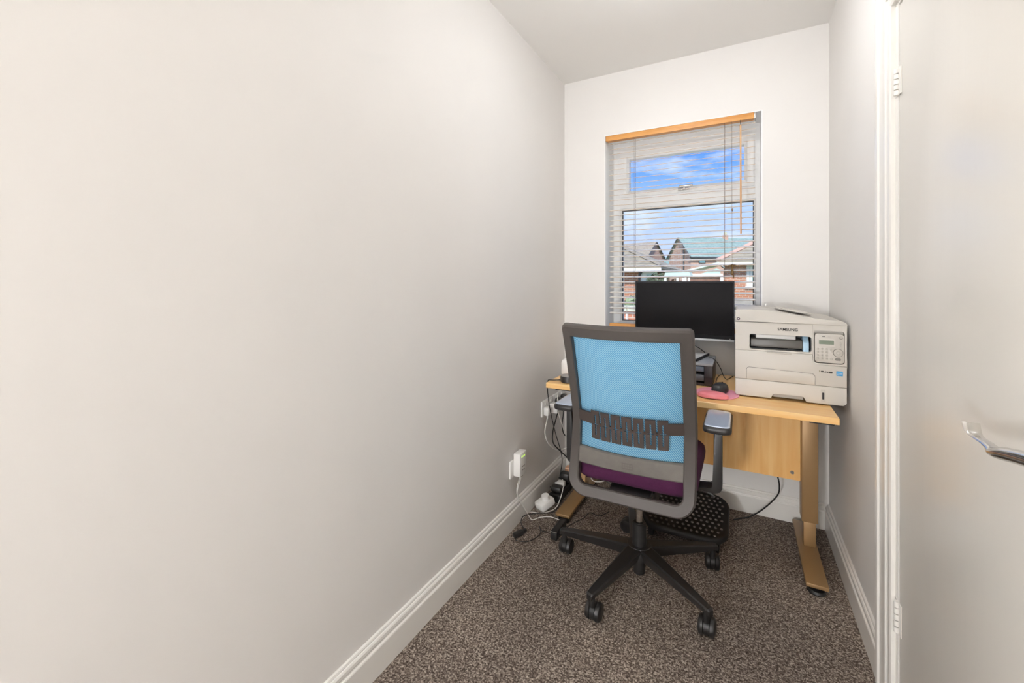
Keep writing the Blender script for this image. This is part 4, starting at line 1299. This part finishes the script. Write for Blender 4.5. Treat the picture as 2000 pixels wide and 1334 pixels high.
MB().cyl((LX, LY, 0.024), (LX, LY, LZ - 0.175), 0.010, seg=14).obj('pole', STEEL, lp)
MB().lathe([(0.012, -0.180), (0.045, -0.172), (0.050, -0.156), (0.046, -0.1545)], (LX, LY, LZ), 24).obj('gallery', STEEL, lp)
MB().lathe([(0.16 * math.sin(R(t)), 0.16 * math.cos(R(t))) for t in range(1, 164, 9)], (LX, LY, LZ), 32).obj('globe', GLOB, lp, ang=60)

# ------------------------------------------------------------------ outside: ground, houses, garden
BRICK = brick_mat('orange_brick', '#c4856a', '#b06f55', '#c4b2a2')
BRICK2 = brick_mat('pink_brick', '#c89884', '#b88470', '#cdbcae', 0.6)
TILEB = tile_mat('brown_roof_tile', '#7d7368', '#a59a8b', 0.16)
TILEG = tile_mat('grey_green_roof_tile', '#667e7b', '#8aa19d', 0.35)
TILEM = tile_mat('mossy_roof_tile', '#6d675a', '#a09784', 0.14)
GRASS = mat('lawn', '#8c9a70', 0.95, var=0.3, vscale=2)
DARKT = mat('dark_trim', '#4a4b4f', 0.6)
PALEG = mat('pale_glass', '#b8d4d2', 0.2)
WHITEX = mat('white_fascia', '#ecebe6', 0.5)
FENCE = mat('fence_brown', '#7b4f3b', 0.8, var=0.2, vscale=10)
STONE = mat('pale_stone', '#c3c5b0', 0.85, var=0.15, vscale=6)
RENDER = mat('grey_stone', '#8f8678', 0.9, var=0.2, vscale=5)
GZ = -0.75
struct(MB().box(-120, 120, YB + T + 0.02, 220, GZ - 0.3, GZ).obj('ground', GRASS, smooth=False), 'garden ground outside the window', 'ground')

struct(MB().box(-9, 9, YB + T + 0.03, 7.8, GZ - 0.05, GZ + 0.03).obj('bounce_patio', mat('bounce_paving', '#d6d2c8', 0.9, var=0.08, vscale=3), smooth=False), 'unseen pale paving added outside the window to bounce light in', 'paving')  # unseen pale surface added to reflect sunlight up into the window recess

def gable_house(name, C, dl, dg, L, W, ze, zr, m_wall, m_roof, label, over=0.35, wins=(), zb=GZ, chim=None, pipe=None, facade_window=None):
    """C near corner; dl direction of the long side; dg direction of the gable; L,W lengths"""
    t = thing(name, (C[0], C[1], zb), label, 'house')
    dl = Vector((*dl, 0)).normalized(); dg = Vector((*dg, 0)).normalized(); C = Vector((C[0], C[1], 0)); up = Vector((0, 0, 1))
    w = MB()
    A = [C, C + dl * L, C + dl * L + dg * W, C + dg * W]
    lo = [w.bm.verts.new(p + up * zb) for p in A]; hi = [w.bm.verts.new(p + up * ze) for p in A]
    r0 = w.bm.verts.new(C + dg * W / 2 + up * zr); r1 = w.bm.verts.new(C + dl * L + dg * W / 2 + up * zr)
    for q in ((lo[0], lo[1], hi[1], hi[0]), (lo[1], lo[2], hi[2], r1, hi[1]), (lo[2], lo[3], hi[3], hi[2]), (lo[3], lo[0], hi[0], r0, hi[3]), tuple(lo)):
        w.bm.faces.new(q)
    w.obj('walls', m_wall, t, smooth=False)
    sl_ = (zr - ze) / (W / 2)
    for sgn in (0, 1):
        e0 = C + dg * (-over if sgn == 0 else W + over) - dl * over * .6; e1 = e0 + dl * (L + over * 1.2)
        q0 = C + dg * W / 2 - dl * over * .6; q1 = q0 + dl * (L + over * 1.2)
        r = MB()
        pts = [e0 + up * (ze - sl_ * over), e1 + up * (ze - sl_ * over), q1 + up * zr, q0 + up * zr]
        rows = [[p + up * 0.02 for p in pts], [p + up * 0.16 for p in pts]]
        V = r.grid(rows, closed=True)
        r.bm.faces.new(V[0][::-1]); r.bm.faces.new(V[1])
        rf = r.obj('roof_slope', m_roof, t, smooth=False)
        vb = MB()
        for a_, b_ in ((pts[0], pts[3]),):
            vb.tube([a_ + up * 0.05 - dl * 0.03, b_ + up * 0.05 - dl * 0.03], 0.13, 4, 0)
        vb.obj('verge_board', DARKT, rf, smooth=False)
        if sgn == 0:
            MB().tube([pts[0] - up * 0.05, pts[1] - up * 0.05], 0.16, 4, 0).obj('eaves_board', DARKT, rf, smooth=False)
    for (s0, s1, z0, z1) in wins:
        f_ = MB()
        n = -dg
        P = [C + dl * s0 + n * 0.05, C + dl * s1 + n * 0.05]
        def slab(mb, a, b, z0, z1, t0, t1):
            pp = [a + n * t0, b + n * t0, b + n * t1, a + n * t1]
            V = mb.grid([[p + up * z0 for p in pp], [p + up * z1 for p in pp]], closed=True)
            mb.bm.faces.new(V[0][::-1]); mb.bm.faces.new(V[1])
        slab(f_, P[0], P[1], z0, z1, -0.04, 0.03)
        wf = f_.obj('window', DARKT, t, smooth=False)
        g_ = MB()
        slab(g_, P[0] + dl * 0.12, P[1] - dl * 0.12, z0 + 0.12, z1 - 0.12, 0.03, 0.05)
        g_.obj('pane', mat('teal_glass', '#9fd0d6', 0.15), wf, smooth=False)
    if chim:
        cc = C + dl * chim[0] + dg * W / 2
        ch = MB().box(cc.x - chim[1], cc.x + chim[1], cc.y - chim[1], cc.y + chim[1], zr - 0.5, zr + chim[2])
        co_ = ch.obj('chimney', m_wall, t, smooth=False)
        MB().lathe([(0.22, 0), (0.26, 0.3), (0.2, 0.55)], (cc.x, cc.y, zr + chim[2]), 12).obj('chimney_pot', STONE, co_)
    if pipe is not None:
        pp = C + dg * pipe - dl * 0.12
        MB().cyl(pp + up * zb, pp + up * (ze + sl_ * (W / 2 - abs(W / 2 - pipe)) - 0.3), 0.11, seg=8).obj('drainpipe', DARKT, t)
    return t

gable_house('brick_house', (-5.72, 70.0), (0.82, 0.572), (-0.572, 0.82), 26, 6.9, 5.20, 8.15, BRICK2, TILEG, 'pink brick house with a long grey-green roof and chimney far behind', 0.4, [(1.25, 2.35, 3.95, 5.02)], chim=(7.9, 0.42, 0.55), pipe=1.9)
gable_house('brick_house', (-13.83, 78.0), (-0.95, 0.312), (0.312, 0.95), 24, 6.5, 5.40, 8.35, BRICK2, TILEB, 'brick house with a brown roof and right-hand gable far left', 0.4, [])
gable_house('brick_house', (-26.0, 112.0), (1.0, 0.03), (-0.03, 1.0), 22, 8, 4.6, 7.4, BRICK2, TILEG, 'distant house with a grey roof in the gap between two gables', 0.3, [])

# left bungalow with hipped roof
lbg = thing('bungalow', (-3.0, 18, GZ), 'orange brick bungalow with a brown hipped roof at the left', 'house')
MB().box(-12, -2.645, 18, 26, GZ, 1.62).obj('walls', BRICK, lbg, smooth=False)
def hip(mb, x0, x1, y0, y1, ze, rise, run, th=0.10):
    e = [(x0, y0), (x1, y0), (x1, y1), (x0, y1)]
    k = [(x0 + run, y0 + run), (x1 - run, y0 + run), (x1 - run, y1 - run), (x0 + run, y1 - run)]
    V = mb.grid([[(*p, ze) for p in e], [(*p, ze + th) for p in e], [(*p, ze + th + rise) for p in k]], closed=True)
    mb.bm.faces.new(V[0][::-1]); mb.bm.faces.new(V[-1])
h_ = MB(); hip(h_, -12.5, -1.793, 17.6, 26.4, 1.70, 2.0, 4.3)
lr_ = h_.obj('roof', TILEM, lbg, smooth=False)
MB().box(-12.5, -1.78, 17.55, 17.60, 1.62, 1.74).obj('fascia', WHITEX, lr_, smooth=False)
MB().tube([(-1.82, 17.63, 1.84), (-6.0, 21.81, 3.80)], 0.07, 6, 0).obj('hip_ridge', mat('ridge_tile', '#9d9486', 0.85), lr_)
MB().tube([(-2.60, 17.93, 1.60), (-2.66, 17.93, 1.50), (-2.70, 17.93, 1.40), (-2.70, 17.93, GZ)], 0.04, 6).obj('downpipe', DARKT, lbg)
MB().box(-2.64, -2.10, 17.97, 18.10, GZ, 1.58).obj('porch_panel', WHITEX, lbg, smooth=False)
MB().box(-2.42, -2.15, 17.95, 17.965, 0.4, 1.50).obj('porch_pane', PALEG, lbg, smooth=False)

# right bungalow
rbg = thing('bungalow', (1.5, 20, GZ), 'orange brick bungalow with white window at the right', 'house')
MB().box(0.349, 10, 20, 28, GZ, 1.90).obj('walls', BRICK, rbg, smooth=False)
h_ = MB(); hip(h_, 0.10, 10.5, 19.65, 28.4, 1.95, 2.5, 4.3)
rr2 = h_.obj('roof', TILEM, rbg, smooth=False)
MB().box(0.08, 10.5, 19.60, 19.65, 1.86, 1.98).obj('gutter', WHITEX, rr2, smooth=False)
MB().tube([(0.13, 19.68, 2.08), (4.3, 23.85, 4.5)], 0.10, 6, 0).obj('hip_ridge', mat('pink_ridge', '#c9a596', 0.8), rr2)
wn = MB()
frame(wn, 1.20, 2.6, 1.03, 1.90, 1.30, 2.5, 1.13, 1.80, 19.93, 19.998, 0.01)
wfo = wn.obj('window_frame', WHITEX, rbg, smooth=False)
MB().box(1.30, 2.5, 19.96, 19.97, 1.13, 1.80).obj('pane', PALEG, wfo, smooth=False)
for k in range(9):
    MB().box(1.34 + k * 0.13, 1.39 + k * 0.13, 19.94, 19.955, 1.13, 1.80).obj('vertical_blind_strip', WHITEX, wfo, smooth=False)
MB().box(1.15, 2.65, 19.90, 19.998, 0.95, 1.02).obj('window_ledge', WHITEX, rbg, smooth=False)

# conservatory, shelter, fence, shrubs, garden walls
def K(x, k): return 0.986 + (x - 0.986) * k
def KZ(z, k): return 1.1984 + (z - 1.1984) * k
kc = 0.876
cs = thing('conservatory', (-0.2, 17.5, GZ), 'white conservatory with a pale pitched roof beside the right bungalow', 'conservatory')
for (xa, za, xb, zb_2) in ((-1.21, 1.58, 0.19, 1.93), (0.19, 1.93, 0.335, 1.80)):
    xa, xb, za, zb_2 = K(xa, kc), K(xb, kc), KZ(za, kc), KZ(zb_2, kc)
    r = MB()
    V = r.grid([[(xa, 17.0, za), (xb, 17.0, zb_2), (xb, 19.2, zb_2), (xa, 19.2, za)], [(xa, 17.0, za + 0.06), (xb, 17.0, zb_2 + 0.06), (xb, 19.2, zb_2 + 0.06), (xa, 19.2, za + 0.06)]], closed=True)
    r.bm.faces.new(V[0][::-1]); r.bm.faces.new(V[1])
    r.obj('roof_sheet', mat('pale_roof_sheet', '#d3dfd8', 0.5), cs, smooth=False)
MB().prism([(K(x, kc), KZ(z, kc)) for x, z in ((-0.55, 1.50), (0.10, 1.74), (0.25, 1.68), (0.25, 1.50))], 'y', 17.08, 17.12).obj('gable_glazing', mat('conservatory_glass', '#b9d0c8', 0.3), cs, smooth=False)
for x in (-1.10, 0.30):
    x = K(x, kc)
    MB().box(x - 0.045, x + 0.045, 17.08, 17.16, GZ, KZ(1.44, kc)).obj('post', WHITEX, cs, smooth=False)
MB().box(K(-1.15, kc), K(0.33, kc), 17.06, 17.18, KZ(1.445, kc), KZ(1.52, kc)).obj('eaves_beam', WHITEX, cs, smooth=False)
MB().box(K(-1.05, kc), K(0.28, kc), 17.17, 17.19, GZ, KZ(1.44, kc)).obj('brown_panel', FENCE, cs, smooth=False)

kg = 0.875
gs = thing('garden_shelter', (-1.1, 15.4, GZ), 'small open shelter with pale roof and white posts in the middle distance', 'shelter')
MB().prism([(K(x, kg), KZ(z, kg)) for x, z in ((-1.62, 1.40), (-1.58, 1.54), (-0.72, 1.56), (-0.66, 1.40))], 'y', 15.05, 15.9).obj('roof', mat('shelter_roof', '#c3d2ca', 0.6), gs, smooth=False)
for x in (-1.58, -1.14, -0.94, -0.74):
    x = K(x, kg)
    MB().box(x - 0.035, x + 0.035, 15.1, 15.17, GZ, KZ(1.395, kg)).obj('post', WHITEX, gs, smooth=False)
MB().prism([(K(-1.45, kg), GZ), (K(-1.45, kg), KZ(1.26, kg)), (K(-1.16, kg), KZ(1.37, kg)), (K(-1.16, kg), GZ)], 'y', 15.7, 15.74).obj('back_panel', FENCE, gs, smooth=False)

fn = thing('garden_fence', (-0.7, 19.45, GZ), 'brown wooden board fence beyond the monitor', 'fence')
for k in range(20):
    x = -1.72 + k * 0.098
    MB().box(x, x + 0.09, 19.40 + (k % 2) * 0.02, 19.42 + (k % 2) * 0.02, GZ, 1.22 + 0.02 * ((k * 7) % 3)).obj('board', FENCE, fn, smooth=False)

def shrub(cx, cy, cz, rx, rz, label, m, n=260):
    t = thing('shrub', (cx, cy, GZ), label, 'shrub')
    lf_ = MB()
    for k in range(n):
        a = random.uniform(0, 2 * math.pi); q = random.uniform(-1, 1); rr = random.uniform(.55, 1) 
        s = math.sqrt(1 - q * q)
        c = Vector((cx + rx * rr * s * math.cos(a), cy + rx * rr * s * math.sin(a), cz + rz * rr * q))
        u = Vector((random.uniform(-1, 1), random.uniform(-1, 1), random.uniform(-1, 1))).normalized()
        w = u.cross(Vector((random.uniform(-1, 1), random.uniform(-1, 1), random.uniform(-1, 1)))).normalized()
        sz = 0.10
        lf_.face([c - u * sz, c + w * sz * .6, c + u * sz, c - w * sz * .6])
    fo = lf_.obj('foliage', m, t, smooth=False, recalc=False)
    fo['kind'] = 'stuff'
    MB().tube([(cx, cy, GZ), (cx + .05, cy, cz - rz * .3), (cx, cy, cz)], 0.05, 6).obj('stem', FENCE, t)
GREEN = mat('leaf_dark', '#5d6a52', 0.8)
GREEN2 = mat('leaf_pale', '#93a07c', 0.8)
shrub(-1.78, 16.6, 1.15, 0.38, 0.42, 'dark shrub between the porch and the garden shelter', GREEN)
shrub(-5.6, 40.0, 1.4, 0.9, 1.2, 'dark bush in the gap before the pink brick house', GREEN, 300)
shrub(-0.93, 8.6, 0.55, 0.30, 0.35, 'pale green bush behind the low garden wall', GREEN2, 300)

gw = thing('garden_wall', (-1.0, 8.0, GZ), 'low brick garden wall with pale coping at the lower left pane', 'wall')
MB().box(-3.5, -0.35, 8.0, 8.22, GZ, 0.64).obj('brickwork', BRICK, gw, smooth=False)
for k in range(6):
    MB().box(-3.52 + k * 0.53, -3.0 + k * 0.53, 7.95, 8.27, 0.645, 0.74).obj('coping_stone', STONE, gw, smooth=False)
MB().box(-0.885, -0.855, 7.90, 7.99, GZ, 0.62).obj('white_post', WHITEX, gw, smooth=False)
gw2 = thing('garden_planter', (1.2, 9.0, GZ), 'grey stone planter wall outside the lower right pane', 'planter')
MB().box(0.6, 2.6, 9.0, 9.5, GZ, 0.72).obj('stone_wall', RENDER, gw2, smooth=False)
MB().box(0.55, 2.65, 8.95, 9.55, 0.722, 0.86).obj('capping', mat('planter_cap', '#a39d92', 0.9, var=.2, vscale=8), gw2, smooth=False)
